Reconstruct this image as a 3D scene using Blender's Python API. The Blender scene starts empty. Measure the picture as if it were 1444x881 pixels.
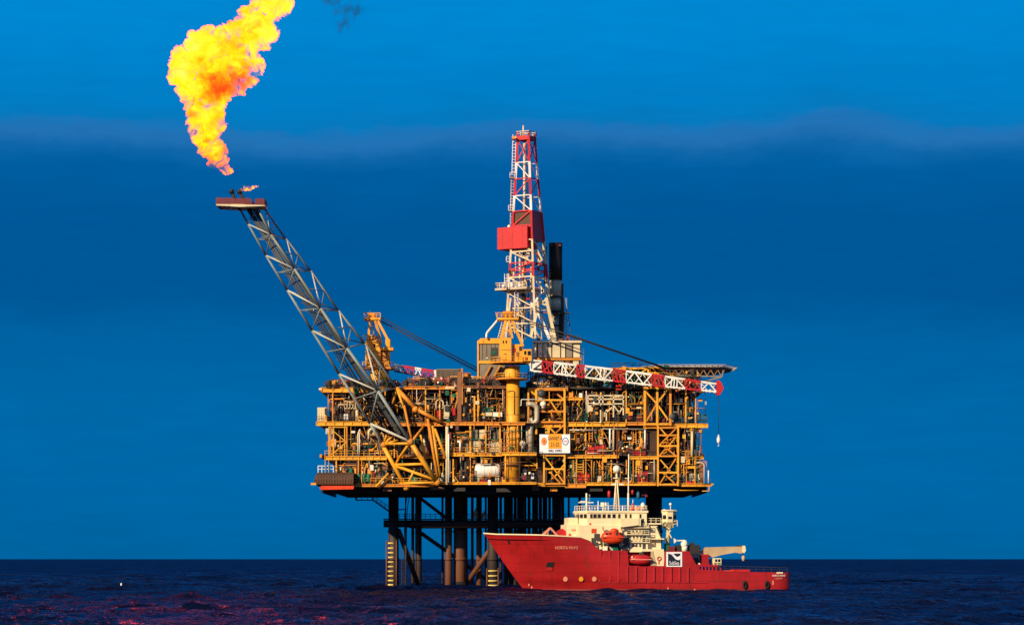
import bpy, math, random
import numpy as np
from mathutils import Vector, Matrix, noise
R = math.radians
rnd = random.Random(11)
sc = bpy.context.scene
COL = sc.collection
# ---------------------------------------------------------------- camera numbers
F = 3750.0          # focal length in photograph pixels
CX, HY = 722.0, 787.5
CAMH = 6.56
YF = 600.0          # front plane of the platform's topsides
def P(px, py, Y=YF):
    return Vector(((px - CX) * Y / F, Y, CAMH - (py - HY) * Y / F))
def X(px, Y=YF): return (px - CX) * Y / F
def Z(py, Y=YF): return CAMH - (py - HY) * Y / F

# ---------------------------------------------------------------- materials
MATS = {}
def mat(name, base, rough=0.55, metal=0.0, wear=None, wamt=0.5, wscale=0.6, streak=True, var=0.25, bump=0.0, spec=0.4):
    """painted / weathered surface: base colour, tonal variation and streaky wear of its own"""
    m = bpy.data.materials.new(name); m.use_nodes = True
    nt = m.node_tree; n = nt.nodes; l = nt.links
    b = n['Principled BSDF']
    b.inputs['Roughness'].default_value = rough
    b.inputs['Metallic'].default_value = metal
    b.inputs['Specular IOR Level'].default_value = spec
    tc = n.new('ShaderNodeTexCoord')
    mp = n.new('ShaderNodeMapping'); mp.inputs['Scale'].default_value = (1, 1, 0.22 if streak else 1)
    l.new(tc.outputs['Object'], mp.inputs['Vector'])
    n1 = n.new('ShaderNodeTexNoise'); n1.inputs['Scale'].default_value = wscale; n1.inputs['Detail'].default_value = 6
    n1.inputs['Roughness'].default_value = 0.65
    l.new(mp.outputs['Vector'], n1.inputs['Vector'])
    n2 = n.new('ShaderNodeTexNoise'); n2.inputs['Scale'].default_value = wscale * 0.37; n2.inputs['Detail'].default_value = 3
    l.new(tc.outputs['Object'], n2.inputs['Vector'])
    mr = n.new('ShaderNodeMapRange'); mr.inputs['From Min'].default_value = 0.3; mr.inputs['From Max'].default_value = 0.7
    mr.inputs['To Min'].default_value = 1 - var; mr.inputs['To Max'].default_value = 1 + var * 0.5
    l.new(n2.outputs['Fac'], mr.inputs['Value'])
    sca = n.new('ShaderNodeVectorMath'); sca.operation = 'SCALE'
    sca.inputs[0].default_value = base
    l.new(mr.outputs['Result'], sca.inputs['Scale'])
    if wear:
        rp = n.new('ShaderNodeMapRange'); rp.inputs['From Min'].default_value = 0.56; rp.inputs['From Max'].default_value = 0.70
        rp.inputs['To Max'].default_value = wamt
        l.new(n1.outputs['Fac'], rp.inputs['Value'])
        mx = n.new('ShaderNodeMix'); mx.data_type = 'RGBA'
        l.new(rp.outputs['Result'], mx.inputs['Factor'])
        l.new(sca.outputs['Vector'], mx.inputs['A']); mx.inputs['B'].default_value = (*wear, 1)
        l.new(mx.outputs['Result'], b.inputs['Base Color'])
    else:
        l.new(sca.outputs['Vector'], b.inputs['Base Color'])
    if bump:
        bp = n.new('ShaderNodeBump'); bp.inputs['Strength'].default_value = bump; bp.inputs['Distance'].default_value = 0.1
        l.new(n1.outputs['Fac'], bp.inputs['Height']); l.new(bp.outputs['Normal'], b.inputs['Normal'])
    MATS[name] = m
    return m
RUST = (0.16, 0.05, 0.02)
mat('yellow_paint', (0.82, 0.37, 0.022), 0.5, wear=(0.30, 0.09, 0.02), wamt=0.75)
mat('orange_paint', (0.68, 0.245, 0.02), 0.55, wear=(0.20, 0.06, 0.02), wamt=0.8, wscale=0.9)
mat('rust_steel', (0.26, 0.10, 0.045), 0.7, wear=(0.10, 0.035, 0.02), wamt=0.8)
mat('dark_steel', (0.030, 0.026, 0.024), 0.6, wear=(0.09, 0.04, 0.02), wamt=0.6)
mat('deck_plate', (0.055, 0.04, 0.032), 0.75, wear=RUST, wamt=0.5)
mat('brown_wall', (0.075, 0.035, 0.02), 0.65, wear=(0.03, 0.015, 0.01), wamt=0.7)
mat('grey_panel', (0.22, 0.19, 0.14), 0.6, wear=(0.12, 0.08, 0.05), wamt=0.6)
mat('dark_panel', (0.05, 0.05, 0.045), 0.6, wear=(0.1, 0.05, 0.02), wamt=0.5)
mat('cream_paint', (0.70, 0.58, 0.36), 0.5, wear=(0.42, 0.26, 0.12), wamt=0.55)
mat('white_paint', (0.80, 0.78, 0.72), 0.45, wear=(0.5, 0.42, 0.32), wamt=0.4)
mat('red_paint', (0.50, 0.014, 0.018), 0.45, wear=(0.25, 0.02, 0.02), wamt=0.5)
mat('scarlet_paint', (0.70, 0.055, 0.012), 0.4, wear=(0.35, 0.03, 0.01), wamt=0.5)
mat('maroon_paint', (0.16, 0.02, 0.02), 0.6, wear=(0.06, 0.015, 0.01), wamt=0.6)
mat('green_paint', (0.0, 0.13, 0.075), 0.5, wear=(0.02, 0.05, 0.03), wamt=0.5)
mat('blue_paint', (0.015, 0.10, 0.20), 0.5, wear=(0.02, 0.05, 0.08), wamt=0.5)
mat('navy_paint', (0.006, 0.014, 0.035), 0.5)
mat('boom_grey', (0.21, 0.25, 0.24), 0.5, wear=(0.12, 0.09, 0.06), wamt=0.5)
mat('boom_light', (0.52, 0.52, 0.44), 0.5, wear=(0.25, 0.2, 0.14), wamt=0.4)  # paler than boom_grey; sunlight on the boom braces is painted in
mat('pipe_grey', (0.055, 0.062, 0.065), 0.55, wear=(0.05, 0.035, 0.03), wamt=0.6)
mat('galvanised', (0.46, 0.39, 0.29), 0.4, metal=0.15, wear=(0.2, 0.13, 0.08), wamt=0.6)
mat('soot_and_shade', (0.006, 0.006, 0.006), 0.6)  # soot on burners and stack; painted shade under and inside the decks
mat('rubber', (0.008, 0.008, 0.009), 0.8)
mat('cable', (0.012, 0.013, 0.016), 0.6)
mat('jacket_steel', (0.16, 0.055, 0.024), 0.65, wear=(0.05, 0.025, 0.02), wamt=0.8, wscale=0.35, bump=0.3)
mat('jacket_dark', (0.045, 0.026, 0.022), 0.65, wear=(0.015, 0.01, 0.01), wamt=0.8, wscale=0.35)
mat('band_yellow', (0.75, 0.55, 0.16), 0.6, wear=(0.3, 0.15, 0.05), wamt=0.5)
mat('ship_red', (0.40, 0.012, 0.014), 0.42, wear=(0.13, 0.012, 0.010), wamt=0.55, wscale=0.55, var=0.24)
mat('ship_red_light', (0.44, 0.02, 0.024), 0.4, var=0.12)
mat('ship_cream', (0.84, 0.70, 0.42), 0.45, wear=(0.62, 0.45, 0.22), wamt=0.4, var=0.12)
mat('ship_beige', (0.52, 0.37, 0.21), 0.5, wear=(0.35, 0.2, 0.1), wamt=0.5)
mat('ship_deck', (0.09, 0.045, 0.035), 0.8)
mat('salmon', (0.80, 0.30, 0.20), 0.5)
mat('lamp_white', (0.85, 0.80, 0.62), 0.3, var=0.05)
mat('lettering_black', (0.01, 0.01, 0.012), 0.6, var=0.0)
mat('lettering_white', (0.8, 0.76, 0.7), 0.5, var=0.0)
mat('logo_blue', (0.02, 0.08, 0.45), 0.5, var=0.0)
mat('logo_red', (0.65, 0.02, 0.03), 0.5, var=0.0)
mat('logo_gold', (0.70, 0.36, 0.06), 0.5, var=0.0)
mat('sign_orange', (0.85, 0.34, 0.02), 0.5, var=0.1)
mat('sign_white', (0.82, 0.82, 0.86), 0.5, var=0.06)
def hull_plating(m):
    '''welded plate seams and thin rust runs on the ship's side'''
    n = m.node_tree.nodes; l = m.node_tree.links; b = n['Principled BSDF']
    src = b.inputs['Base Color'].links[0].from_socket
    tc = n.new('ShaderNodeTexCoord'); sp = n.new('ShaderNodeSeparateXYZ'); cb = n.new('ShaderNodeCombineXYZ')
    l.new(tc.outputs['Object'], sp.inputs[0]); l.new(sp.outputs['X'], cb.inputs['X']); l.new(sp.outputs['Z'], cb.inputs['Y'])
    bk = n.new('ShaderNodeTexBrick'); bk.inputs['Scale'].default_value = 1.0; bk.inputs['Brick Width'].default_value = 5.5; bk.inputs['Row Height'].default_value = 1.9
    bk.inputs['Mortar Size'].default_value = 0.05; bk.inputs['Color1'].default_value = (1, 1, 1, 1); bk.inputs['Color2'].default_value = (.86, .86, .86, 1); bk.inputs['Mortar'].default_value = (.62, .62, .62, 1)
    l.new(cb.outputs[0], bk.inputs['Vector'])
    mu = n.new('ShaderNodeMix'); mu.data_type = 'RGBA'; mu.blend_type = 'MULTIPLY'; mu.inputs['Factor'].default_value = 0.8
    l.new(src, mu.inputs['A']); l.new(bk.outputs['Color'], mu.inputs['B'])
    mp = n.new('ShaderNodeMapping'); mp.inputs['Scale'].default_value = (1.6, 1.6, 0.10); l.new(tc.outputs['Object'], mp.inputs['Vector'])
    nz = n.new('ShaderNodeTexNoise'); nz.inputs['Scale'].default_value = 1.0; nz.inputs['Detail'].default_value = 5; l.new(mp.outputs[0], nz.inputs['Vector'])
    mr = n.new('ShaderNodeMapRange'); mr.inputs['From Min'].default_value = 0.60; mr.inputs['From Max'].default_value = 0.72; mr.inputs['To Max'].default_value = 0.6; l.new(nz.outputs['Fac'], mr.inputs['Value'])
    mx = n.new('ShaderNodeMix'); mx.data_type = 'RGBA'; l.new(mr.outputs[0], mx.inputs['Factor']); l.new(mu.outputs['Result'], mx.inputs['A']); mx.inputs['B'].default_value = (0.13, 0.03, 0.015, 1)
    l.new(mx.outputs['Result'], b.inputs['Base Color'])
hull_plating(MATS['ship_red'])
def glass_mat():
    m = bpy.data.materials.new('window_glass'); m.use_nodes = True
    b = m.node_tree.nodes['Principled BSDF']
    b.inputs['Base Color'].default_value = (0.012, 0.014, 0.016, 1); b.inputs['Roughness'].default_value = 0.08
    MATS['window_glass'] = m
glass_mat()

# ---------------------------------------------------------------- mesh builder
class MB:
    def __init__(s): s.v = []; s.f = []; s.mi = []; s.m = 0; s.sm = []
    def add(s, vs, fs, smooth=False):
        o = len(s.v); s.v += [tuple(v) for v in vs]
        for f in fs:
            s.f.append(tuple(i + o for i in f)); s.mi.append(s.m); s.sm.append(smooth)
        return s
    def box(s, x0, x1, y0, y1, z0, z1):
        vs = [(x, y, z) for z in (z0, z1) for y in (y0, y1) for x in (x0, x1)]
        return s.add(vs, [(0, 2, 3, 1), (4, 5, 7, 6), (0, 1, 5, 4), (2, 6, 7, 3), (0, 4, 6, 2), (1, 3, 7, 5)])
    def bev(s, x0, x1, y0, y1, z0, z1, b=0.08):
        """box with chamfered vertical and top edges"""
        def ring(x0, x1, y0, y1, z, b): return [(x0 + b, y0, z), (x1 - b, y0, z), (x1, y0 + b, z), (x1, y1 - b, z), (x1 - b, y1, z), (x0 + b, y1, z), (x0, y1 - b, z), (x0, y0 + b, z)]
        vs = ring(x0, x1, y0, y1, z0, b) + ring(x0, x1, y0, y1, z1 - b, b) + ring(x0 + b, x1 - b, y0 + b, y1 - b, z1, b)
        fs = [tuple(range(7, -1, -1)), tuple(range(16, 24))]
        for k in (0, 8):
            for i in range(8): j = (i + 1) % 8; fs.append((k + i, k + j, k + 8 + j, k + 8 + i))
        return s.add(vs, fs)
    def obox(s, c, u, v, w, hu, hv, hw):
        c = Vector(c); vs = []
        for k in (-1, 1):
            for j in (-1, 1):
                for i in (-1, 1): vs.append(c + u * hu * i + v * hv * j + w * hw * k)
        return s.add(vs, [(0, 2, 3, 1), (4, 5, 7, 6), (0, 1, 5, 4), (2, 6, 7, 3), (0, 4, 6, 2), (1, 3, 7, 5)])
    def frame(s, p, q):
        d = (Vector(q) - Vector(p)); L = d.length; d = d / max(L, 1e-9)
        a = Vector((0, 0, 1)) if abs(d.z) < 0.9 else Vector((0, 1, 0))
        u = d.cross(a).normalized(); v = u.cross(d).normalized()
        return d, u, v, L
    def tube(s, p, q, r, n=8, r2=None):
        p = Vector(p); q = Vector(q); d, u, v, L = s.frame(p, q); r2 = r if r2 is None else r2
        vs = []
        for c, rr in ((p, r), (q, r2)):
            for i in range(n):
                a = 2 * math.pi * i / n; vs.append(c + u * math.cos(a) * rr + v * math.sin(a) * rr)
        o = len(s.v)
        s.add(vs, [(i, (i + 1) % n, n + (i + 1) % n, n + i) for i in range(n)], True)
        s.add([], [])
        s.f.append(tuple(o + i for i in range(n - 1, -1, -1))); s.mi.append(s.m); s.sm.append(False)
        s.f.append(tuple(o + n + i for i in range(n))); s.mi.append(s.m); s.sm.append(False)
        return s
    def bar(s, p, q, w, h=None):
        h = w if h is None else h
        p = Vector(p); q = Vector(q); d, u, v, L = s.frame(p, q)
        return s.obox((p + q) / 2, u, d, v, w / 2, L / 2, h / 2)
    def path(s, pts, r, n=8):
        """a bent pipe: one swept skin with mitred bends"""
        pts = [Vector(p) for p in pts]
        out = []
        for i, p in enumerate(pts):      # round the corners
            if 0 < i < len(pts) - 1:
                a = (pts[i - 1] - p); b = (pts[i + 1] - p)
                k = min(2.2 * r, a.length * .45, b.length * .45)
                A = p + a.normalized() * k; B = p + b.normalized() * k
                for t in (0, .33, .67, 1): out.append(A * (1 - t) ** 2 + p * 2 * t * (1 - t) + B * t * t)
            else: out.append(p)
        rings = []; u = None
        for i, p in enumerate(out):
            d = (out[min(i + 1, len(out) - 1)] - out[max(i - 1, 0)]).normalized()
            if u is None:
                a = Vector((0, 0, 1)) if abs(d.z) < .9 else Vector((0, 1, 0)); u = d.cross(a).normalized()
            else: u = (u - d * u.dot(d)).normalized()
            v = d.cross(u)
            rings.append([p + u * math.cos(2 * math.pi * k / n) * r + v * math.sin(2 * math.pi * k / n) * r for k in range(n)])
        vs = [x for rg in rings for x in rg]; fs = []
        for i in range(len(rings) - 1):
            for k in range(n): fs.append((i * n + k, i * n + (k + 1) % n, (i + 1) * n + (k + 1) % n, (i + 1) * n + k))
        fs.append(tuple(range(n - 1, -1, -1))); fs.append(tuple((len(rings) - 1) * n + k for k in range(n)))
        return s.add(vs, fs, True)
    def lathe(s, c, axis, prof, n=16):
        """prof: list of (distance along axis, radius)"""
        c = Vector(c); axis = Vector(axis).normalized(); d, u, v, L = s.frame(c, c + axis)
        vs = []
        for (t, r) in prof:
            for k in range(n):
                a = 2 * math.pi * k / n; vs.append(c + d * t + u * math.cos(a) * r + v * math.sin(a) * r)
        fs = []
        for i in range(len(prof) - 1):
            for k in range(n): fs.append((i * n + k, i * n + (k + 1) % n, (i + 1) * n + (k + 1) % n, (i + 1) * n + k))
        fs.append(tuple(range(n - 1, -1, -1))); fs.append(tuple((len(prof) - 1) * n + k for k in range(n)))
        return s.add(vs, fs, True)
    def ball(s, c, r, n=12):
        return s.lathe(Vector(c) - Vector((0, 0, r)), (0, 0, 1), [(r - r * math.cos(math.pi * i / (n // 2 + 1)), max(r * math.sin(math.pi * i / (n // 2 + 1)), r * .02)) for i in range(n // 2 + 2)], n)
    def capsule(s, p, q, r, n=16, dome=0.45):
        p = Vector(p); q = Vector(q); L = (q - p).length; h = r * dome
        prof = [(0, r * .05), (h * .12, r * .5), (h * .45, r * .85), (h, r), (L - h, r), (L - h * .45, r * .85), (L - h * .12, r * .5), (L, r * .05)]
        return s.lathe(p, q - p, prof, n)
    def prism(s, poly, y0, y1):
        """poly: list of (x, z), extruded along y"""
        n = len(poly)
        vs = [(x, y0, z) for x, z in poly] + [(x, y1, z) for x, z in poly]
        fs = [tuple(range(n)), tuple(range(2 * n - 1, n - 1, -1))] + [(i, i + n, (i + 1) % n + n, (i + 1) % n) for i in range(n)]
        return s.add(vs, fs)
    def build(s, name, material, parent=None, local=False, label=None, kind=None):
        me = bpy.data.meshes.new(name)
        org = Vector((0, 0, 0))
        if parent is not None and not local:
            org = root_loc(parent)
        me.from_pydata([(v[0] - org.x, v[1] - org.y, v[2] - org.z) for v in s.v], [], s.f)
        ms = material if isinstance(material, (list, tuple)) else [material]
        for x in ms: me.materials.append(MATS[x])
        if len(ms) > 1: me.polygons.foreach_set('material_index', s.mi)
        me.polygons.foreach_set('use_smooth', s.sm)
        me.update()
        o = bpy.data.objects.new(name, me); COL.objects.link(o)
        if parent is not None: o.parent = parent
        if label: o['label'] = label
        if kind: o['kind'] = kind
        return o
def root_loc(o):
    v = Vector((0, 0, 0))
    while o is not None: v = v + o.location; o = o.parent
    return v
def thing(name, label, cat, loc=(0, 0, 0), group=None, rz=0.0):
    o = bpy.data.objects.new(name, None); COL.objects.link(o)
    o.location = loc; o.rotation_euler = (0, 0, rz); o.empty_display_size = 1
    o['label'] = label; o['category'] = cat
    if group: o['group'] = group
    return o
def tag(o, label, cat, group=None):
    o['label'] = label; o['category'] = cat
    if group: o['group'] = group
    return o
def solo(mb, name, material, label, cat, loc, group=None):
    """a thing that is one mesh, with its origin at its base"""
    loc = Vector(loc)
    mb.v = [(v[0] - loc.x, v[1] - loc.y, v[2] - loc.z) for v in mb.v]
    o = mb.build(name, material); o.location = loc
    return tag(o, label, cat, group)
def text_mesh(txt, size, name, material, parent, loc, rz=0.0, local=True, extrude=0.02, xscale=1.0, kern=1.0):
    cu = bpy.data.curves.new(name, 'FONT'); cu.body = txt; cu.size = size; cu.extrude = extrude
    cu.align_x = 'CENTER'; cu.align_y = 'CENTER'; cu.space_character = kern
    t = bpy.data.objects.new(name, cu); COL.objects.link(t)
    dg = bpy.context.evaluated_depsgraph_get()
    me = bpy.data.meshes.new_from_object(t.evaluated_get(dg)); bpy.data.objects.remove(t)
    me.materials.clear(); me.materials.append(MATS[material])
    o = bpy.data.objects.new(name, me); COL.objects.link(o)
    o.parent = parent
    o.location = Vector(loc) - (Vector((0, 0, 0)) if local else root_loc(parent))
    o.rotation_euler = (R(90), 0, rz); o.scale = (xscale, 1, 1)
    return o
def rail(mb, pts, h=1.1, r=0.05, step=2.2, mid=True):
    """guard rail along a polyline"""
    for a, b in zip(pts[:-1], pts[1:]):
        a = Vector(a); b = Vector(b); L = (b - a).length; n = max(1, int(L / step))
        up = Vector((0, 0, h))
        mb.bar(a + up, b + up, 2 * r, 2 * r)
        if mid: mb.bar(a + up * .52, b + up * .52, 1.5 * r, 1.5 * r)
        for i in range(n + 1):
            p = a.lerp(b, i / n); mb.bar(p, p + up, 2 * r, 2 * r)
    return mb
def ladder(mb, p, q, w=0.5, r=0.05, step=0.6, side=Vector((1, 0, 0))):
    p = Vector(p); q = Vector(q); L = (q - p).length
    for s in (-1, 1): mb.bar(p + side * w / 2 * s, q + side * w / 2 * s, 2 * r)
    for i in range(1, int(L / step)):
        c = p.lerp(q, i * step / L); mb.bar(c - side * w / 2, c + side * w / 2, 1.6 * r)
    return mb
# ================================================================ world, sun, camera
world = bpy.data.worlds.new("World"); sc.world = world; world.use_nodes = True
SUN_EL, SUN_LEFT = 23.0, 38.0            # sun low behind the camera's left shoulder
sd = Vector((-math.sin(R(SUN_LEFT)) * math.cos(R(SUN_EL)), -math.cos(R(SUN_LEFT)) * math.cos(R(SUN_EL)), math.sin(R(SUN_EL))))
def build_world():
    nt = world.node_tree; n = nt.nodes; l = nt.links
    bg = n['Background']; bg.inputs['Strength'].default_value = 0.1
    sky = n.new('ShaderNodeTexSky'); sky.sky_type = 'NISHITA'; sky.sun_disc = False
    sky.sun_elevation = R(SUN_EL); sky.sun_rotation = R(180 + SUN_LEFT)
    tc = n.new('ShaderNodeTexCoord'); sep = n.new('ShaderNodeSeparateXYZ')
    l.new(tc.outputs['Generated'], sep.inputs['Vector'])
    # the dusk sky low over the sea: a bank of blue haze with a pale upper edge
    mp = n.new('ShaderNodeMapping'); mp.inputs['Scale'].default_value = (11, 11, 22); mp.inputs['Rotation'].default_value = (0, R(1.5), 0)
    l.new(tc.outputs['Generated'], mp.inputs['Vector'])
    n1 = n.new('ShaderNodeTexNoise'); n1.inputs['Scale'].default_value = 1.0; n1.inputs['Detail'].default_value = 8
    n1.inputs['Roughness'].default_value = 0.66
    l.new(mp.outputs['Vector'], n1.inputs['Vector'])
    mr = n.new('ShaderNodeMapRange'); mr.inputs['From Min'].default_value = 0.3; mr.inputs['From Max'].default_value = 0.7
    mr.inputs['To Min'].default_value = -0.0055; mr.inputs['To Max'].default_value = 0.0055
    l.new(n1.outputs['Fac'], mr.inputs['Value'])
    ad = n.new('ShaderNodeMath'); ad.operation = 'ADD'
    l.new(sep.outputs['Z'], ad.inputs[0]); l.new(mr.outputs['Result'], ad.inputs[1])
    dv = n.new('ShaderNodeMath'); dv.operation = 'DIVIDE'; dv.inputs[1].default_value = 0.25
    l.new(ad.outputs[0], dv.inputs[0])
    cr = n.new('ShaderNodeValToRGB'); cr.color_ramp.interpolation = 'LINEAR'
    stops = SKY_STOPS
    e = cr.color_ramp.elements
    while len(e) < len(stops): e.new(0.5)
    for k, (p, c) in enumerate(stops): e[k].position = p; e[k].color = (*c, 1)
    l.new(dv.outputs[0], cr.inputs['Fac'])
    # faint fine mottling of the haze bank
    mp2 = n.new('ShaderNodeMapping'); mp2.inputs['Scale'].default_value = (40, 40, 260)
    l.new(tc.outputs['Generated'], mp2.inputs['Vector'])
    n2 = n.new('ShaderNodeTexNoise'); n2.inputs['Scale'].default_value = 1.0; n2.inputs['Detail'].default_value = 6
    l.new(mp2.outputs['Vector'], n2.inputs['Vector'])
    m2 = n.new('ShaderNodeMapRange'); m2.inputs['From Min'].default_value = 0.3; m2.inputs['From Max'].default_value = 0.7
    m2.inputs['To Min'].default_value = 9.65; m2.inputs['To Max'].default_value = 10.35
    l.new(n2.outputs['Fac'], m2.inputs['Value'])
    sc10 = n.new('ShaderNodeVectorMath'); sc10.operation = 'SCALE'
    l.new(cr.outputs['Color'], sc10.inputs[0]); l.new(m2.outputs['Result'], sc10.inputs['Scale'])
    mf = n.new('ShaderNodeMapRange'); mf.inputs['From Min'].default_value = 0.24; mf.inputs['From Max'].default_value = 0.6
    l.new(sep.outputs['Z'], mf.inputs['Value'])
    mx = n.new('ShaderNodeMix'); mx.data_type = 'RGBA'
    l.new(mf.outputs['Result'], mx.inputs['Factor'])
    l.new(sc10.outputs['Vector'], mx.inputs['A']); l.new(sky.outputs['Color'], mx.inputs['B'])
    l.new(mx.outputs['Result'], bg.inputs['Color'])
EXPO = 0.2
def _st(py, r, g, b):
    f = lambda c: ((c / 255 + .055) / 1.055) ** 2.4 if c > 10 else c / 255 / 12.92
    k = 2 ** -EXPO
    return ((HY - py) / F / 0.25, (f(r) * k, f(g) * k, f(b) * k))
SKY_STOPS = [_st(786, 0, 99, 160), _st(690, 0, 104, 168), _st(560, 0, 104, 168), _st(480, 0, 99, 163), _st(420, 0, 87, 151), _st(310, 0, 88, 153), _st(245, 0, 94, 161),
             _st(222, 14, 103, 170), _st(203, 34, 113, 180), _st(190, 30, 116, 184), _st(180, 6, 121, 190), _st(150, 0, 125, 197), _st(70, 0, 133, 207), _st(-60, 0, 138, 213)]
build_world()
sun = bpy.data.lights.new('sun', 'SUN'); sun.energy = 5.0; sun.angle = R(0.5); sun.color = (1.0, 0.80, 0.52)
so = bpy.data.objects.new('sun', sun); COL.objects.link(so); so.rotation_euler = sd.to_track_quat('Z', 'Y').to_euler(); so.location = (-300, -500, 200)
cam = bpy.data.cameras.new('camera'); co = bpy.data.objects.new('camera', cam); COL.objects.link(co)
co.location = (0, 0, CAMH); co.rotation_euler = (R(90), 0, 0)
cam.sensor_width = 36; cam.lens = 36 * F / 1444; cam.shift_y = (HY - 440.5) / 1444; cam.clip_start = 1; cam.clip_end = 120000
sc.camera = co
vs = sc.view_settings; vs.view_transform = 'Standard'; vs.look = 'None'; vs.gamma = 1; vs.exposure = EXPO; vs.use_curve_mapping = False
sc.cycles.max_bounces = 6; sc.cycles.volume_step_rate = 1.0; sc.cycles.volume_max_steps = 256; sc.cycles.sample_clamp_indirect = 60
sc.cycles.use_denoising = True

# ================================================================ the sea: one sheet with real waves near the camera, out to the horizon
def build_sea():
    rng = np.random.default_rng(5)
    y = [-400.0]
    while y[-1] < 70000:
        v = y[-1]
        if v < 150: d = 25
        elif v < 640: d = 0.9
        else: d = 0.9 * (v / 640) ** 1.9 if v < 3000 else v * 0.06
        y.append(v + d)
    ys = np.array(y)
    xn = np.arange(-150, 150.1, 0.8)
    ext = [150.0]
    while ext[-1] < 45000: ext.append(ext[-1] * 1.12 + 2)
    ext = np.array(ext[1:])
    xs = np.concatenate([-ext[::-1], xn, ext])
    Xg, Yg = np.meshgrid(xs, ys)
    Zg = np.zeros_like(Xg)
    near = np.clip((2600 - Yg) / 1700, 0, 1) * np.clip((Yg - 120) / 60, 0, 1) * np.clip((330 - np.abs(Xg)) / 180, 0, 1)
    mask = near > 0
    xm = Xg[mask]; ym = Yg[mask]; h = np.zeros_like(xm); dx = np.zeros_like(xm); dy = np.zeros_like(xm)
    for k in range(56):
        L = 2.4 * (26 / 2.4) ** rng.random()
        th = math.radians(-62) + rng.normal(0, 0.55)      # the swell runs obliquely across the view
        a = 0.0165 * L ** 0.78 * (0.6 + 0.8 * rng.random())
        kx, ky = math.cos(th), math.sin(th); w = 2 * math.pi / L; ph = rng.random() * 6.283
        arg = w * (xm * kx + ym * ky) + ph
        # crests are steepened (Gerstner) and groups come and go
        grp = 0.55 + 0.45 * np.sin(arg * 0.083 + ph * 3 + xm * 0.013) * np.sin(ym * 0.011 + ph)
        h += a * grp * np.cos(arg); dx -= a * grp * .7 * kx * np.sin(arg); dy -= a * grp * .7 * ky * np.sin(arg)
    Zg[mask] = h * near[mask]; Xg[mask] += dx * near[mask]; Yg[mask] += dy * near[mask]
    nv = Xg.size; nr, nc = Xg.shape
    co_ = np.stack([Xg, Yg, Zg], -1).reshape(-1).astype(np.float32)
    idx = np.arange(nv).reshape(nr, nc)
    q = np.stack([idx[:-1, :-1], idx[:-1, 1:], idx[1:, 1:], idx[1:, :-1]], -1).reshape(-1).astype(np.int32)
    me = bpy.data.meshes.new('sea'); npoly = q.size // 4
    me.vertices.add(nv); me.vertices.foreach_set('co', co_)
    me.loops.add(q.size); me.loops.foreach_set('vertex_index', q)
    me.polygons.add(npoly); me.polygons.foreach_set('loop_start', np.arange(0, q.size, 4, dtype=np.int32))
    me.update(calc_edges=True); me.validate()
    me.polygons.foreach_set('use_smooth', np.ones(len(me.polygons), dtype=bool))
    m = bpy.data.materials.new('sea_water'); m.use_nodes = True
    n = m.node_tree.nodes; l = m.node_tree.links; n.remove(n['Principled BSDF'])
    df = n.new('ShaderNodeBsdfDiffuse'); df.inputs['Color'].default_value = (0.002, 0.005, 0.026, 1)
    gl = n.new('ShaderNodeBsdfGlossy'); gl.inputs['Color'].default_value = SEA_TINT; gl.inputs['Roughness'].default_value = SEA_ROUGH
    fr = n.new('ShaderNodeFresnel'); fr.inputs['IOR'].default_value = 1.30
    fm = n.new('ShaderNodeMath'); fm.operation = 'MULTIPLY'; fm.inputs[1].default_value = SEA_SPEC; l.new(fr.outputs[0], fm.inputs[0])
    wp = n.new('ShaderNodeMapping'); wp.inputs['Scale'].default_value = (0.045, 0.012, 1)     # wind-ruffled patches
    wt = n.new('ShaderNodeTexCoord'); l.new(wt.outputs['Object'], wp.inputs['Vector'])
    wn = n.new('ShaderNodeTexNoise'); wn.inputs['Scale'].default_value = 1.0; wn.inputs['Detail'].default_value = 9; wn.inputs['Roughness'].default_value = 0.72
    l.new(wp.outputs['Vector'], wn.inputs['Vector'])
    wr = n.new('ShaderNodeMapRange'); wr.inputs['From Min'].default_value = 0.36; wr.inputs['From Max'].default_value = 0.64; wr.inputs['To Min'].default_value = SEA_SPEC * 0.35; wr.inputs['To Max'].default_value = SEA_SPEC * 1.45
    l.new(wn.outputs['Fac'], wr.inputs['Value']); l.new(wr.outputs['Result'], fm.inputs[1])
    ms = n.new('ShaderNodeMixShader'); l.new(fm.outputs[0], ms.inputs['Fac']); l.new(df.outputs[0], ms.inputs[1]); l.new(gl.outputs[0], ms.inputs[2])
    l.new(ms.outputs[0], n['Material Output'].inputs['Surface'])
    tc = n.new('ShaderNodeTexCoord')
    mp = n.new('ShaderNodeMapping'); mp.inputs['Rotation'].default_value = (0, 0, R(28)); mp.inputs['Scale'].default_value = (1.0, 0.55, 1)
    l.new(tc.outputs['Object'], mp.inputs['Vector'])
    hs = None
    for scale, amp, det in ((0.45, 0.70, 5), (1.7, 0.24, 3), (0.06, 3.2, 4), (0.013, 10.0, 5)):
        nz = n.new('ShaderNodeTexNoise'); nz.inputs['Scale'].default_value = scale; nz.inputs['Detail'].default_value = det
        l.new(mp.outputs['Vector'], nz.inputs['Vector'])
        mu = n.new('ShaderNodeMath'); mu.operation = 'MULTIPLY'; mu.inputs[1].default_value = amp
        l.new(nz.outputs['Fac'], mu.inputs[0])
        if hs is None: hs = mu
        else:
            ad = n.new('ShaderNodeMath'); ad.operation = 'ADD'; l.new(hs.outputs[0], ad.inputs[0]); l.new(mu.outputs[0], ad.inputs[1]); hs = ad
    bp = n.new('ShaderNodeBump'); bp.inputs['Strength'].default_value = 1.0; bp.inputs['Distance'].default_value = 1.0
    l.new(hs.outputs[0], bp.inputs['Height']); [l.new(bp.outputs['Normal'], x.inputs['Normal']) for x in (df, gl, fr)]
    me.materials.append(m)
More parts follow.
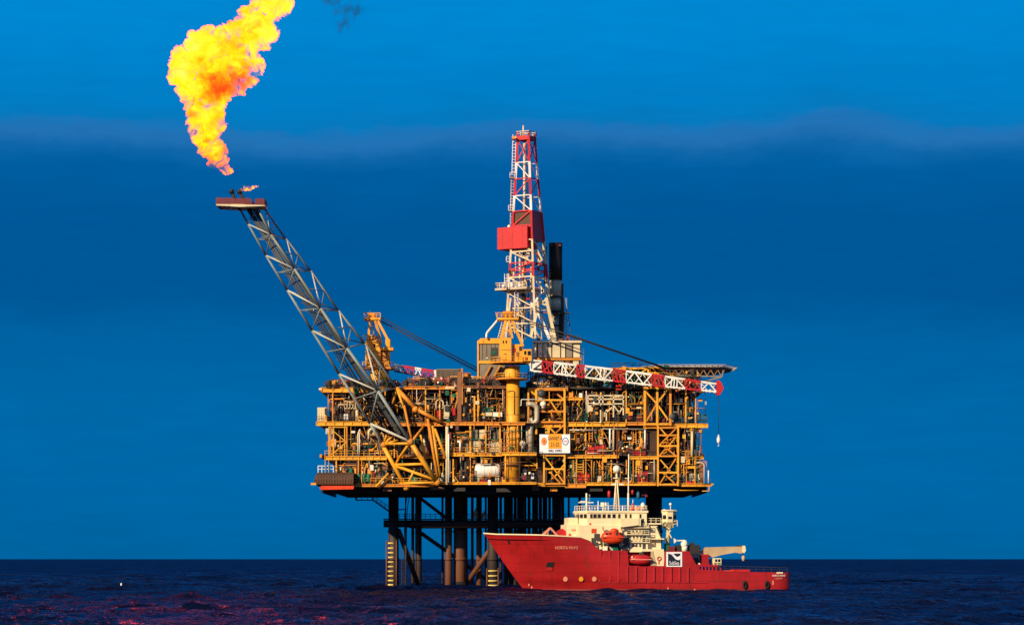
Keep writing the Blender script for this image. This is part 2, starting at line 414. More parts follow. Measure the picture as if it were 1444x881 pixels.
    o = bpy.data.objects.new('sea', me); COL.objects.link(o); o['kind'] = 'structure'
SEA_ROUGH, SEA_SPEC, SEA_TINT = 0.05, 0.46, (0.45, 0.37, 0.58, 1)
build_sea()

# ================================================================ the burning gas
def flame_material(name, scale, dens, bright, cool=0.0):
    m = bpy.data.materials.new(name); m.use_nodes = True
    nt = m.node_tree; n = nt.nodes; l = nt.links
    n.remove(n['Principled BSDF'])
    out = n['Material Output']
    tc = n.new('ShaderNodeTexCoord')
    nz = n.new('ShaderNodeTexNoise'); nz.inputs['Scale'].default_value = scale; nz.inputs['Detail'].default_value = 7; nz.inputs['Roughness'].default_value = 0.72
    nz.inputs['Distortion'].default_value = 0.5
    l.new(tc.outputs['Object'], nz.inputs['Vector'])
    n2 = n.new('ShaderNodeTexNoise'); n2.inputs['Scale'].default_value = scale * 0.33; n2.inputs['Detail'].default_value = 3
    l.new(tc.outputs['Object'], n2.inputs['Vector'])
    av = n.new('ShaderNodeMath'); av.operation = 'MULTIPLY_ADD'; av.inputs[1].default_value = 0.65
    l.new(n2.outputs['Fac'], av.inputs[0]); 
    m1 = n.new('ShaderNodeMath'); m1.operation = 'MULTIPLY'; m1.inputs[1].default_value = 0.6; l.new(nz.outputs['Fac'], m1.inputs[0])
    l.new(m1.outputs[0], av.inputs[2])
    sb = n.new('ShaderNodeMath'); sb.operation = 'SUBTRACT'; sb.inputs[1].default_value = 0.12 + cool
    l.new(av.outputs[0], sb.inputs[0])
    cr = n.new('ShaderNodeValToRGB')
    st = [(0.35, (0.12, 0.007, 0.001)), (0.43, (0.34, 0.034, 0.001)), (0.49, (0.80, 0.092, 0.001)), (0.545, (1.0, 0.120, 0.002)), (0.61, (1.0, 0.135, 0.007)), (0.69, (1.0, 0.155, 0.030))]
    e = cr.color_ramp.elements
    while len(e) < len(st): e.new(0.5)
    for k, (p, c) in enumerate(st): e[k].position = p; e[k].color = (*c, 1)
    l.new(sb.outputs[0], cr.inputs['Fac'])
    st = n.new('ShaderNodeMath'); st.operation = 'MULTIPLY'; st.inputs[1].default_value = 1.0
    em = n.new('ShaderNodeEmission')
    ab = n.new('ShaderNodeVolumeAbsorption'); ab.inputs['Color'].default_value = (0, 0, 0, 1); ab.inputs['Density'].default_value = dens
    n3 = n.new('ShaderNodeTexNoise'); n3.inputs['Scale'].default_value = scale * 1.5; n3.inputs['Detail'].default_value = 5; n3.inputs['Roughness'].default_value = 0.6; n3.inputs['Distortion'].default_value = 0.8
    l.new(tc.outputs['Object'], n3.inputs['Vector'])
    dm = n.new('ShaderNodeMapRange'); dm.inputs['From Min'].default_value = 0.455; dm.inputs['From Max'].default_value = 0.60; dm.inputs['To Min'].default_value = 0.02; dm.inputs['To Max'].default_value = dens * 1.5
    l.new(n3.outputs['Fac'], dm.inputs['Value']); l.new(dm.outputs['Result'], ab.inputs['Density'])
    es = n.new('ShaderNodeMath'); es.operation = 'MULTIPLY'; es.inputs[1].default_value = 1.0; l.new(dm.outputs['Result'], es.inputs[0]); l.new(es.outputs[0], em.inputs['Strength'])
    # the thick gas burns far hotter than the torn fringes
    hot = n.new('ShaderNodeMapRange'); hot.inputs['From Min'].default_value = 0.50; hot.inputs['From Max'].default_value = 0.60; hot.interpolation_type = 'SMOOTHSTEP'
    l.new(n3.outputs['Fac'], hot.inputs['Value'])
    hb = n.new('ShaderNodeVectorMath'); hb.operation = 'MULTIPLY'; l.new(cr.outputs['Color'], hb.inputs[0]); hb.inputs[1].default_value = (bright, 8.0, 8.0)
    lb = n.new('ShaderNodeVectorMath'); lb.operation = 'MULTIPLY'; l.new(cr.outputs['Color'], lb.inputs[0]); lb.inputs[1].default_value = (2.0, 6.0, 5.0)
    tx = n.new('ShaderNodeMix'); tx.data_type = 'RGBA'; l.new(hot.outputs['Result'], tx.inputs['Factor']); l.new(lb.outputs[0], tx.inputs['A']); l.new(hb.outputs[0], tx.inputs['B'])
    l.new(tx.outputs['Result'], em.inputs['Color'])
    sm = n.new('ShaderNodeAddShader'); l.new(em.outputs[0], sm.inputs[0]); l.new(ab.outputs[0], sm.inputs[1])
    l.new(sm.outputs[0], out.inputs['Volume'])
    try: m.cycles.volume_step_rate = 0.12
    except Exception: pass
    MATS[name] = m
flame_material('fire', 0.22, 1.15, 38.0)
flame_material('pilot_fire', 0.8, 1.6, 4.0, cool=-0.01)
def fire_mesh(name, blobs, material, Y, voxel, amp, freq, seed=0.0):
    """union of round gusts, remeshed, then roughened by turbulent noise"""
    mb = MB()
    for (px, py, r) in blobs:
        c = P(px, py, Y); rr = r * Y / F
        c.y += rnd.uniform(-.35, .35) * rr
        mb.ball(c, rr, 16)
    me = bpy.data.meshes.new(name); me.from_pydata(mb.v, [], mb.f); me.update()
    t = bpy.data.objects.new(name, me); COL.objects.link(t)
    md = t.modifiers.new('r', 'REMESH'); md.mode = 'VOXEL'; md.voxel_size = voxel
    md2 = t.modifiers.new('s', 'SMOOTH'); md2.iterations = 3
    dg = bpy.context.evaluated_depsgraph_get()
    m2 = bpy.data.meshes.new_from_object(t.evaluated_get(dg)); bpy.data.objects.remove(t)
    nv = len(m2.vertices); nr = [v.normal.copy() for v in m2.vertices]
    cs = [v.co.copy() for v in m2.vertices]
    org = Vector(cs[min(range(nv), key=lambda i: cs[i].z)])
    for i in range(nv):
        p = cs[i] * freq + Vector((seed, 3.1, 7.7)); d = 0; a = 1.0; f = 1.0
        for _ in range(5):
            d += a * (0.62 - abs(noise.noise(p * f)) * 2.0); a *= 0.60; f *= 2.05
        v = cs[i] + nr[i] * amp * d
        m2.vertices[i].co = v - org
    m2.polygons.foreach_set('use_smooth', [True] * len(m2.polygons))
    m2.materials.clear(); m2.materials.append(MATS[material]); m2.update()
    o = bpy.data.objects.new(name, m2); COL.objects.link(o); o.location = org
    return o
YB = 586.0    # depth of the burner tip
big = [(398, -30, 22), (386, -12, 21), (394, 5, 13), (376, 12, 18), (360, 27, 18), (372, 34, 10), (380, 24, 8), (364, 40, 22), (340, 50, 22), (318, 66, 25), (346, 72, 24), (360, 62, 16), (374, 52, 10),
       (292, 74, 32), (268, 86, 22), (262, 104, 20), (300, 100, 36), (326, 92, 26), (340, 84, 16), (352, 109, 7), (361, 99, 8), (366, 86, 8), (275, 122, 22), (300, 124, 24),
       (320, 116, 15), (334, 126, 7), (341, 121, 5), (284, 142, 17), (299, 142, 15), (282, 159, 17), (297, 162, 17), (271, 152, 8), (289, 178, 18), (303, 184, 11), (284, 192, 13), (297, 198, 15), (294, 210, 9),
       (305, 214, 10), (310, 226, 7), (316, 235, 5), (319, 243, 3.6), (312, 240, 3.2), (299, 228, 3), (298, 224, 2.2), (321, 249, 2.2)]
o = fire_mesh('gas_flame', big, 'fire', YB, 0.36, 1.5, 0.27)
tag(o, 'huge billowing yellow and orange gas flame rising above the flare tip', 'flame')
o = fire_mesh('gas_flame', [(338, 270, 1.6), (341.5, 268, 2.6), (346, 266.5, 3.4), (351, 265, 3.4), (356, 263.5, 2.7), (361, 262.8, 1.6), (364, 262.6, .9)], 'pilot_fire', YB, 0.10, 0.20, 0.9, 5.0)
tag(o, 'small orange flame blown sideways from the second burner', 'flame')
def smoke():
    m = bpy.data.materials.new('smoke'); m.use_nodes = True
    n = m.node_tree.nodes; l = m.node_tree.links; n.remove(n['Principled BSDF'])
    pv = n.new('ShaderNodeVolumePrincipled'); pv.inputs['Color'].default_value = (0.02, 0.025, 0.04, 1)
    tc = n.new('ShaderNodeTexCoord'); nz = n.new('ShaderNodeTexNoise'); nz.inputs['Scale'].default_value = 0.55; nz.inputs['Detail'].default_value = 5
    l.new(tc.outputs['Object'], nz.inputs['Vector'])
    mr = n.new('ShaderNodeMapRange'); mr.inputs['From Min'].default_value = 0.42; mr.inputs['From Max'].default_value = 0.7; mr.inputs['To Max'].default_value = 0.32
    l.new(nz.outputs['Fac'], mr.inputs['Value']); l.new(mr.outputs['Result'], pv.inputs['Density'])
    l.new(pv.outputs[0], n['Material Output'].inputs['Volume'])
    try: m.cycles.volume_step_rate = 0.3
    except Exception: pass
    MATS['smoke'] = m
    o = fire_mesh('smoke', [(500, 12, 9), (492, 20, 10), (486, 30, 8), (480, 37, 6), (506, 17, 7), (489, 26, 8), (472, 6, 7), (462, -4, 8), (478, 14, 6)], 'smoke', YB, 0.3, 1.0, 0.45, 9.0)
    o['label'] = 'thin wisp of dark smoke drifting in the sky beside the flame'; o['category'] = 'smoke'; o['kind'] = 'stuff'
smoke()
# ================================================================ the steel jacket standing in the sea
YJ, YK = 623.0, 656.0     # front and rear rows of legs
def build_jacket():
    t = thing('platform_jacket', 'dark rusty tubular steel legs carrying the platform out of the sea', 'platform legs', (0, 620, 0))
    top = Z(690)
    def leg(px, w, Y, material='jacket_steel', name='leg', rw=None, label=None, lean=0):
        r = w * .5 * Y / F
        mb = MB(); a = P(px + lean, 690, Y); a.z = top + 1.2; b = P(px, 828, Y); b.z = -9
        prof_r = r if rw is None else rw
        mb.tube(b, a, prof_r, 20, r)
        for zz in (6.5, 13.0):     # weld sleeves
            c = b.lerp(a, (zz + 9) / (a.z + 9)); mb.tube(c - Vector((0, 0, .35)), c + Vector((0, 0, .35)), r * 1.10, 20)
        o = mb.build(name, material, t, label=label)
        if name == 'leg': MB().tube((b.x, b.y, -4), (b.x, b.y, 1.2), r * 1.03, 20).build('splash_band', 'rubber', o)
        return o
    l1 = leg(555, 14.5, YJ, 'jacket_dark', label='left front leg with yellow boat landing bands')
    leg(648.5, 17.5, YJ + 4, label='thick rusty leg left of centre')
    l2 = leg(695, 15, YJ, 'jacket_dark', label='front leg with yellow bands behind the ship bow')
    leg(922, 23, YJ, 'jacket_dark', label='thick dark leg behind the ship bridge')
    leg(785.5, 14.5, YK, 'jacket_dark')
    leg(735, 10, YK, 'jacket_dark'); leg(590.5, 8.5, YK, 'jacket_dark')
    for px, w, Y, mm in ((632.5, 10, YJ + 2, 'jacket_steel'), (675.5, 8, YJ + 6, 'jacket_steel'), (582, 4.2, YK, 'jacket_dark'), (586.5, 2.2, YK - 6, 'jacket_dark'),
                         (706, 4, 632, 'jacket_dark'), (717, 10, 640, 'jacket_dark'), (726.5, 4.5, 634, 'jacket_dark'), (746, 4.5, 640, 'jacket_dark'), (753.5, 6.5, 632, 'jacket_dark'),
                         (768.5, 7, 644, 'jacket_dark'), (741, 3, 636, 'jacket_dark'), (712, 3, 628, 'jacket_dark'), (817.5, 4, 640, 'jacket_dark'), (572, 1.8, 622, 'jacket_dark'), (802, 3, 650, 'jacket_dark'), (700, 4, 645, 'jacket_dark'), (722, 3, 650, 'jacket_dark'), (731, 4, 628, 'jacket_dark'), (757.5, 3, 650, 'jacket_dark'), (762, 5, 634, 'jacket_dark'), (775, 4, 648, 'jacket_dark'), (794, 3.4, 636, 'jacket_dark'), (658, 3, 648, 'jacket_dark'), (666, 4, 640, 'jacket_steel'), (685, 3, 646, 'jacket_dark'), (624, 3, 640, 'jacket_dark')):
        leg(px, w, Y, mm, 'conductor_pipe')
    # yellow bands of the boat landings
    for px, Y, ys, ro in ((552, YJ, (765.5, 772.5, 779, 785.5, 792, 798.5, 805, 811.5, 818, 824), 7.0), (694.5, YJ, (804.5, 811.5, 818.5, 825), 8.0)):
        for k, py in enumerate(ys):
            c = P(px, py, Y); mb = MB(); r = ro * Y / F * 1.12
            mb.lathe(c - Vector((0, 0, .17)), (0, 0, 1), [(0, r * .9), (0, r), (.36, r), (.36, r * .9)], 20)
            mb.build('landing_band', 'band_yellow', t)
        for s in (-1, 1):
            mb = MB(); a = P(px + s * ro * 1.0, ys[0] - 4, Y - 1.2); b = P(px + s * ro * 1.0, 830, Y - 1.2); b.z = -2
            mb.tube(b, a, .16, 8); mb.build('fender_post', 'jacket_steel', t)
    # horizontal and diagonal braces
    def brace(p, q, w, m='jacket_dark', name='brace'):
        MB().tube(p, q, w * .5 * 620 / F, 14).build(name, m, t)
    brace(P(541, 738, YJ), P(930, 738, YJ), 10.5, name='brace')
    brace(P(578, 740.5, YK), P(930, 740.5, YK), 9)
    brace(P(555, 739, YJ), P(590, 741, YK), 7); brace(P(922, 739, YJ), P(900, 741, YK), 7); brace(P(695, 739, YJ), P(718, 741, YK), 7)
    brace(P(562, 747, YJ), P(591, 828, YJ + 10), 7.2, 'jacket_steel'); brace(P(701, 760, YJ), P(653, 829, YJ + 6), 7.2, 'jacket_steel')
    brace(P(703, 757, YJ), P(778, 832, YJ + 4), 8); brace(P(915, 757, YJ), P(800, 832, YJ + 4), 8)
    brace(P(592, 750, YK), P(700, 826, YK), 6); brace(P(784, 750, YK), P(716, 826, YK), 6)
    brace(P(590, 700, YK), P(640, 738, YK), 5); 
    # cap beams under the deck
    for Y in (YJ, YK):
        MB().box(X(548, Y), X(936, Y), Y - 1.0, Y + 1.0, top + .2, top + 1.6).build('cap_beam', 'dark_steel', t)
    # walkway with railing on the horizontal brace
    w = MB().box(X(541, YJ), X(812, YJ), YJ - 1.9, YJ - .2, Z(732.4, YJ), Z(731, YJ)).build('walkway', 'dark_steel', t)
    rail(MB(), [P(563, 731, YJ - 1.8), P(812, 731, YJ - 1.8)], 1.1, .06, 1.2).build('guard_rail', 'dark_steel', w)
    rail(MB(), [P(563, 731, YJ - .3), P(812, 731, YJ - .3)], 1.1, .05, 1.2).build('guard_rail', 'dark_steel', w)
    for px, h in ((671, 15), (682.5, 11)):
        b = P(px, 730.5, YJ - 1.2)
        MB().lathe(b, (0, 0, 1), [(0, .55), (.3, .6), (h * .16 * .55, .5), (h * .16, .08)], 12).build('marker_cone', 'cream_paint', t)
    # hanging hoses and a ladder beside the left leg
    for px in (570.5, 573.5):
        MB().path([P(px + 4, 697, YJ - 1), P(px + 1, 716, YJ - 1.2), P(px, 740, YJ - 1.2), P(px - 1, 822, YJ - 1)], .10, 6).build('hose', 'dark_steel', t)
    MB().path([P(552, 718, YJ - 1), P(571, 718, YJ - 1)], .15, 6).build('hose', 'dark_steel', t)
    lm = MB(); ladder(lm, P(568, 772, YJ - 1), P(568, 826, YJ - 1), .7, .05, .5); lm.build('ladder', 'dark_steel', t)
    # stair slung under the left end of the topsides
    s = thing('access_stair', 'dark steel stair slung below the left end of the platform', 'stair', P(520, 718, YJ - 4))
    Y = YJ - 4
    MB().box(X(502, Y), X(526, Y), Y - .8, Y + .8, Z(705.5, Y), Z(704.2, Y)).build('landing', 'dark_steel', s)
    for a, b in (((495.5, 691), (503, 704.5)), ((526, 704.5), (549, 721))):
        mb = MB(); pa, pb = P(*a, Y), P(*b, Y)
        for dy in (-.7, .7):
            o = Vector((0, dy, 0)); mb.bar(pa + o, pb + o, .12, .35)
        n = 11
        for i in range(n + 1):
            c = pa.lerp(pb, i / n); mb.box(c.x - .16, c.x + .16, Y - .7, Y + .7, c.z - .03, c.z + .03)
        mb.build('flight', 'dark_steel', s)
        rm = MB(); rail(rm, [pa + Vector((0, -.75, 0)), pb + Vector((0, -.75, 0))], 1.1, .06, 1.0); rm.build('guard_rail', 'dark_steel', s)
    rm = MB(); rail(rm, [P(502, 704.3, Y - .75), P(526, 704.3, Y - .75)], 1.1, .06, 1.0); rm.build('guard_rail', 'dark_steel', s)
    for px in (503, 525): MB().bar(P(px, 705, Y + .8), P(px, 690, Y + .8), .18).build('hanger', 'dark_steel', s)
build_jacket()

# ================================================================ the flare boom
def build_boom():
    YT, Y0 = YB, 603.0
    t = thing('flare_boom', 'long grey lattice boom leaning out to the left with burners at its tip', 'flare boom', P(575, 640, YF - 4))
    # nodes on the three chords: L and R at the back, C the apex towards the viewer
    Lp = [(338, 294), (350, 316), (375, 360), (405, 409), (440, 466), (478, 527), (522, 597), (539, 626)]
    Cp = [(363, 293), (382, 331), (415, 379), (452, 434.5), (489, 490.5), (533, 551), (578, 622)]
    Rp = [(373, 294), (403, 337), (438, 382), (477, 438), (514, 484), (559, 547)]
    def yof(py, k): # depth along the boom, back chords stand behind the apex
        s = (py - 293) / (690 - 293); back = (2.4 + 2.6 * s) * k
        return YT + (YF - 3 - YT) * s + back
    L = [P(x, y, yof(y, 1)) for x, y in Lp]; C = [P(x, y, yof(y, 0)) for x, y in Cp]; Rr = [P(x, y, yof(y, 1.6)) for x, y in Rp]
    def chord(pts, r0, r1, material):
        mb = MB()
        n = len(pts)
        for i in range(n - 1):
            mb.tube(pts[i], pts[i + 1], r0 + (r1 - r0) * i / (n - 1), 12, r0 + (r1 - r0) * (i + 1) / (n - 1))
        mb.build('chord', material, t)
    chord(L, .22, .34, 'boom_grey'); chord(C, .23, .38, 'boom_grey'); chord(Rr, .20, .32, 'boom_grey')
    def br(p, q, r, m='boom_grey', name='brace'): MB().tube(p, q, r, 8).build(name, m, t)
    for i in range(1, 7):
        s = .105 + .014 * i
        br(L[i], C[i - 1] if i else C[0], s * .85, 'boom_grey')
        if i < 6: br(L[i], C[i], s * 1.25, 'boom_light')           # paler colour paints in the sunlight on these diagonals
        if i < 6: br(L[i], Rr[min(i, 5)] if i < 5 else C[5], s * .9, 'boom_grey')
        if i <= 5:
            br(C[i], Rr[i], s * .9, 'boom_grey')
            br(Rr[i - 1].lerp(Rr[i], .06), C[i], s * 1.1, 'boom_light')  # sunlit brace, its light put into the paler colour
            a = Rr[i - 1].lerp(Rr[i], .5); br(a, C[i], s * .8); br(a, C[i - 1].lerp(C[i], .5), s * .7)
            m = L[i].lerp(L[i + 1], .5); br(m, Rr[i], s * .7); br(m, C[i], s * .75)
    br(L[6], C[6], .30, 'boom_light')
    # gas lines and the walkway that run up the back of the boom
    A0, A1 = P(347, 293, yof(293, .9)), P(356, 293, yof(293, .9))
    B0, B1 = P(543, 612, yof(612, .9)), P(560, 612, yof(612, .9))
    for k, rr in ((-.05, .12), (0.2, .19), (.50, .24), (.92, .18)):
        MB().tube(A0.lerp(A1, k), B0.lerp(B1, k) , rr, 12).build('gas_line', 'pipe_grey', t)
    wb = MB(); oa, ob = A0.lerp(A1, 1.25), B0.lerp(B1, 1.2)
    d = (ob - oa).normalized(); u = Vector((0.85, 0, .53)).normalized(); w = d.cross(u).normalized()
    wb.obox((oa + ob) / 2, d, u, w, (ob - oa).length / 2, .38, .05)
    walk = wb.build('walkway', 'pipe_grey', t)
    rm = MB(); n = 48
    for s in (-.55, .55):
        q = u * s
        rm.bar(oa + q - w * 1.0, ob + q - w * 1.0, .08); rm.bar(oa + q - w * .5, ob + q - w * .5, .06)
        for i in range(n + 1): c = oa.lerp(ob, i / n) + q; rm.bar(c, c - w * 1.0, .08)
    rm.build('guard_rail', 'pipe_grey', walk)
    for i in range(1, 24):
        k = i / 24; a, b = A0.lerp(B0, k), A1.lerp(B1, k)
        MB().bar(a + (a - b) * .35, b + (b - a) * .5, .16).build('pipe_support', 'pipe_grey', t)
    # tip platform
    x0, x1 = X(306, YT), X(374.5, YT); z0, z1 = Z(292, YT), Z(289, YT)
    tp = MB(); tp.prism([(x0, z1), (x0 + .1, z0 + .05), ((x0 + x1) / 2, z0 - .25), (x1, z0 - .05), (x1, z1 - .35), ((x0 + x1) / 2, z1 - .12)], YT - 2.2, YT + 4.5)
    plat = tp.build('tip_platform', 'cream_paint', t)
    wall = MB()
    n = 15
    for i in range(n):
        if i == 11: continue
        a = x0 + (x1 - x0) * i / n; b = x0 + (x1 - x0) * (i + 1) / n
        wall.box(a + .03, b - .03, YT - 2.25, YT - 2.1, z1 - .1, Z(280.5, YT) - .12 * math.sin(i * 1.3) * .5 - .02 * i)
        wall.box(a + .03, b - .03, YT + 4.3, YT + 4.45, z1 - .1, Z(280.5, YT) - .1)
    wall.box(x0, x0 + .12, YT - 2.05, YT + 4.25, z1, Z(281.5, YT)); wall.box(x1 - .12, x1, YT - 2.05, YT + 4.25, z1, Z(282, YT))
    wall.build('heat_shield', 'maroon_paint', plat)
    for i in range(9):
        a = x0 + .6 + (x1 - x0 - 1.2) * i / 8; MB().bar((a, YT - 2.0, z0 + .1), (a, YT + 4.2, z0 + .1), .2, .3).build('floor_beam', 'dark_steel', plat)
    for (a, b) in (((326, 269), (339, 296)), ((337, 269.5), (352, 296))):
        p, q = P(*a, YT + .3), P(*b, YT + 1.2); d = (p - q).normalized()
        bu = MB().tube(q, p, .34, 12).build('burner', 'soot_and_shade', t)
        MB().lathe(p - d * .7, d, [(0, .40), (.25, .55), (.9, .58), (.95, .4)], 14).build('burner_cup', 'soot_and_shade', bu)
    # orange root frame that carries the boom
    def ob_(a, ya, b, yb, w, m='yellow_paint'): MB().tube(P(*a, ya), P(*b, yb), w * .41 * .16, 10).build('root_strut', m, t)
    yl, yc = yof(626, 1), yof(622, 0)
    ob_((539, 626), yl, (573, 688), yl + 1, 7.2); ob_((578, 622), yc, (617, 681), yc + 3, 8.2)
    ob_((559, 547), yof(547, 1.6), (586, 576), YF - 1.2, 7.5, 'orange_paint'); ob_((586, 576), YF - 1.2, (622, 595), YF - .9, 6.5, 'orange_paint')
    ob_((541, 625.5), yl, (578, 625), yc, 4.6); ob_((556, 655), yl + .5, (598, 654), yc + 1.5, 4.8)
    ob_((557, 656), yl + .5, (615, 677), yc + 3, 5.2); ob_((563, 681), yl + 1, (615, 680), yc + 3, 4.4)
    ob_((603, 590), YF - 1, (617, 672), yc + 3, 5.2, 'orange_paint'); ob_((610, 600), YF - 1, (620, 670), YF - 1.6, 4.4, 'yellow_paint')
    ob_((613, 604), YF - 1, (629, 646), YF - .8, 4.6); ob_((593, 613), YF - .9, (600, 648), YF - 2, 4.2)
    ob_((579, 622), yc, (560, 650), yl + .5, 4.4); ob_((570, 572), YF - 1, (580, 619), yc + .3, 4.4, 'orange_paint')
    ob_((598, 600), YF - .9, (581, 622), yc + .2, 4.2, 'orange_paint'); ob_((560, 549), yof(549, 1.5), (571, 578), YF - 1.0, 4.2)
    ob_((559, 552), yof(549, 1.5), (552, 575), YF + 3, 4.0); ob_((542, 622), yl, (548, 606), YF, 3.6); ob_((543, 624), yl, (556, 613), YF, 3.6); ob_((544, 625), yl, (562, 620), YF, 3.2)
    ob_((558, 654), yl + .5, (566, 640), YF - 1, 3.4); ob_((575, 682), yl + 1, (584, 663), YF - 1, 3.8); ob_((530, 686), YF - 1, (548, 667), YF - 1, 4.2); ob_((534, 688), YF - .4, (554, 668), YF - .4, 3.2, 'orange_paint')
    for (px, py, y, r) in ((586, 577, YF - 1.2, .75), (617, 680, yc + 3, .8), (573, 687, yl + 1, .75), (541, 627, yl, .75), (579, 623, yc, .8)):
        MB().ball(P(px, py, y), r, 12).build('joint', 'orange_paint', t)
build_boom()
# ================================================================ the topsides: decks, girders, columns, machinery
YBK = 652.0
PLAT = thing('production_platform', 'wide orange and brown multi-storey oil platform packed with pipes and machinery', 'oil platform', (0, 626, Z(690)))
def px_box(x0, x1, y0, y1, ya, yb, mb=None):
    mb = mb or MB(); return mb.box(X(x0), X(x1), ya, yb, Z(y1), Z(y0))
LEV = {'cellar': 683.5, 'mezzanine': 642.5, 'main': 598.5, 'upper': 547.5}
def girder(x0, x1, py, w=6.5, Y=YF, step=1.7, m='yellow_paint', lip=.34):
    """plate girder along the deck edge: web, two flanges, stiffeners"""
    mb = MB(); a, b = X(x0), X(x1); zt, zb = Z(py - w / 2), Z(py + w / 2); f = .14
    mb.box(a, b, Y + lip * .5, Y + lip * .5 + .1, zb + f, zt - f)
    mb.box(a, b, Y - lip * .2, Y + lip * 1.6, zt - f, zt); mb.box(a, b, Y - lip * .2, Y + lip * 1.6, zb, zb + f)
    n = max(1, int((b - a) / step))
    for i in range(n + 1):
        x = a + (b - a) * i / n; mb.box(x - .07, x + .07, Y - lip * .12, Y + lip * .45, zb + f, zt - f)
    mb.build('girder', m, PLAT)
def deck(x0, x1, py, th, y0, y1, m='deck_plate'):
    MB().box(X(x0), X(x1), y0, y1, Z(py) - th, Z(py)).build('deck', m, PLAT)
# decks ----------------------------------------------------------
deck(446, 1000, 681, .5, YF + .7, YBK); deck(458, 986, 640, .35, YF + .7, YBK - 1); deck(448, 996, 596, .45, YF + .7, YBK); deck(456, 984, 545, .4, YF + .7, YBK - 2)
# floor framing below the cellar deck, coloured black to paint in the underdeck shade
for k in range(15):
    x = X(452 + k * 39); MB().box(x - .2, x + .2, YF + 5.2, YBK - .5, Z(693.5), Z(684)).build('floor_beam', 'soot_and_shade', PLAT)
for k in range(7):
    y = YF + 5.0 + k * 7.4; MB().box(X(470), X(985), y - .25, y + .25, Z(695) + .02 * k, Z(684.5)).build('floor_beam', 'soot_and_shade', PLAT)
# edge girders, in the lengths the photograph shows
for a in ((500, 612, 684, 4, 'orange_paint'), (618, 756, 681, 3.6, 'yellow_paint'), (758, 800, 683, 5, 'yellow_paint'), (797, 826, 684.5, 6, 'orange_paint'), (826, 925, 682, 4.4, 'yellow_paint'), (928, 1003, 683.5, 4.2, 'yellow_paint'),
          (458, 545, 645.5, 5.5, 'yellow_paint'), (560, 628, 644, 4, 'orange_paint'), (632, 757, 640.5, 5.2, 'yellow_paint'), (797, 872, 643.5, 4.8, 'yellow_paint'), (888, 928, 645, 4.6, 'yellow_paint'), (957, 988, 645.5, 4.6, 'yellow_paint'),
          (446, 534, 597, 6, 'yellow_paint'), (540, 625, 598, 5, 'orange_paint'), (620, 757, 597, 5.2, 'orange_paint'), (757, 800, 599, 6.5, 'yellow_paint'), (800, 882, 598, 6, 'yellow_paint'), (884, 912, 597, 5, 'orange_paint'), (908, 950, 600, 7.5, 'yellow_paint'), (952, 998, 600, 6, 'yellow_paint'),
          (454, 540, 549.5, 7, 'yellow_paint'), (570, 640, 546.5, 4.5, 'orange_paint'), (652, 714, 545.5, 4, 'rust_steel'), (745, 800, 549, 4.6, 'yellow_paint'), (796, 822, 562, 4.0, 'yellow_paint')):
    girder(a[0], a[1], a[2], a[3], m=a[4], step=rnd.uniform(1.5, 2.1))
for (py, y1) in ((684, YBK), (598, YBK), (642, YBK - 1), (548, YBK - 2)):     # side girders left and right
    for px in (452, 992):
        x = X(px); MB().box(x - .25, x + .25, YF + 1, y1, Z(py + 2.6), Z(py - 2.2)).build('girder', 'orange_paint', PLAT)
# columns -------------------------------------------------------
def col(px, pa, pb, w=3.2, Y=YF + .25, m='yellow_paint'):
    r = w * .055; mb = MB()
    x = X(px); z0, z1 = Z(pb), Z(pa)
    mb.box(x - r, x + r, Y - .06, Y + .02, z0, z1); mb.box(x - r, x + r, Y + r * 1.7, Y + r * 1.7 + .08, z0, z1); mb.box(x - .05, x + .05, Y + .02, Y + r * 1.7, z0, z1)
    mb.build('column', m, PLAT)
for a in ((469, 551, 595, 2.4), (470, 600, 643, 3), (474, 648, 682, 2.6), (505, 648, 682, 2.2), (466, 600, 643, 2), (486, 600, 643, 2), (510, 648, 681, 1.8, YF - .1), (639, 647, 680, 3, YF - .1), (663, 600, 640, 3.6), (663, 643, 680, 2.4),
          (685, 600, 640, 2.8), (705, 600, 640, 3), (674, 549, 595, 3), (669, 558, 594, 3.2, YF + .2), (648, 549, 595, 2.4), (716, 642, 680, 2.8), (712, 642, 680, 2), (752, 600, 642, 3), (745, 549, 595, 3.6), (711, 600, 640, 2.2),
          (800, 600, 643, 2.6), (826, 600, 643, 2.2), (866, 600, 643, 3), (872, 604, 642, 3.2), (883, 548, 596, 2.2), (903, 604, 643, 2), (893, 648, 682, 2), (905, 648, 682, 2.2), (813, 645, 681, 2.4), (826, 645, 681, 2.4), (850, 648, 681, 2.2), (862, 648, 681, 2.2),
          (967, 548, 596, 3), (975, 602, 645, 2.6), (981, 548, 596, 2.2), (968, 648, 682, 2), (980, 648, 682, 2.2), (913, 548, 600, 4.0), (600, 549, 595, 2.4), (620, 549, 595, 2.6), (556, 600, 645, 2.4), (543, 549, 595, 2.4)):
    col(*a[:4], **({'Y': a[4]} if len(a) > 4 else {}), m='yellow_paint' if rnd.random() < .7 else 'orange_paint')
for row in (YF + 14, YF + 32, YBK - 3):
    for px in (470, 560, 650, 735, 820, 905, 972):
        x = X(px); MB().tube((x, row, Z(682)), (x, row, Z(545)), .55, 10).build('column', 'rust_steel', PLAT)
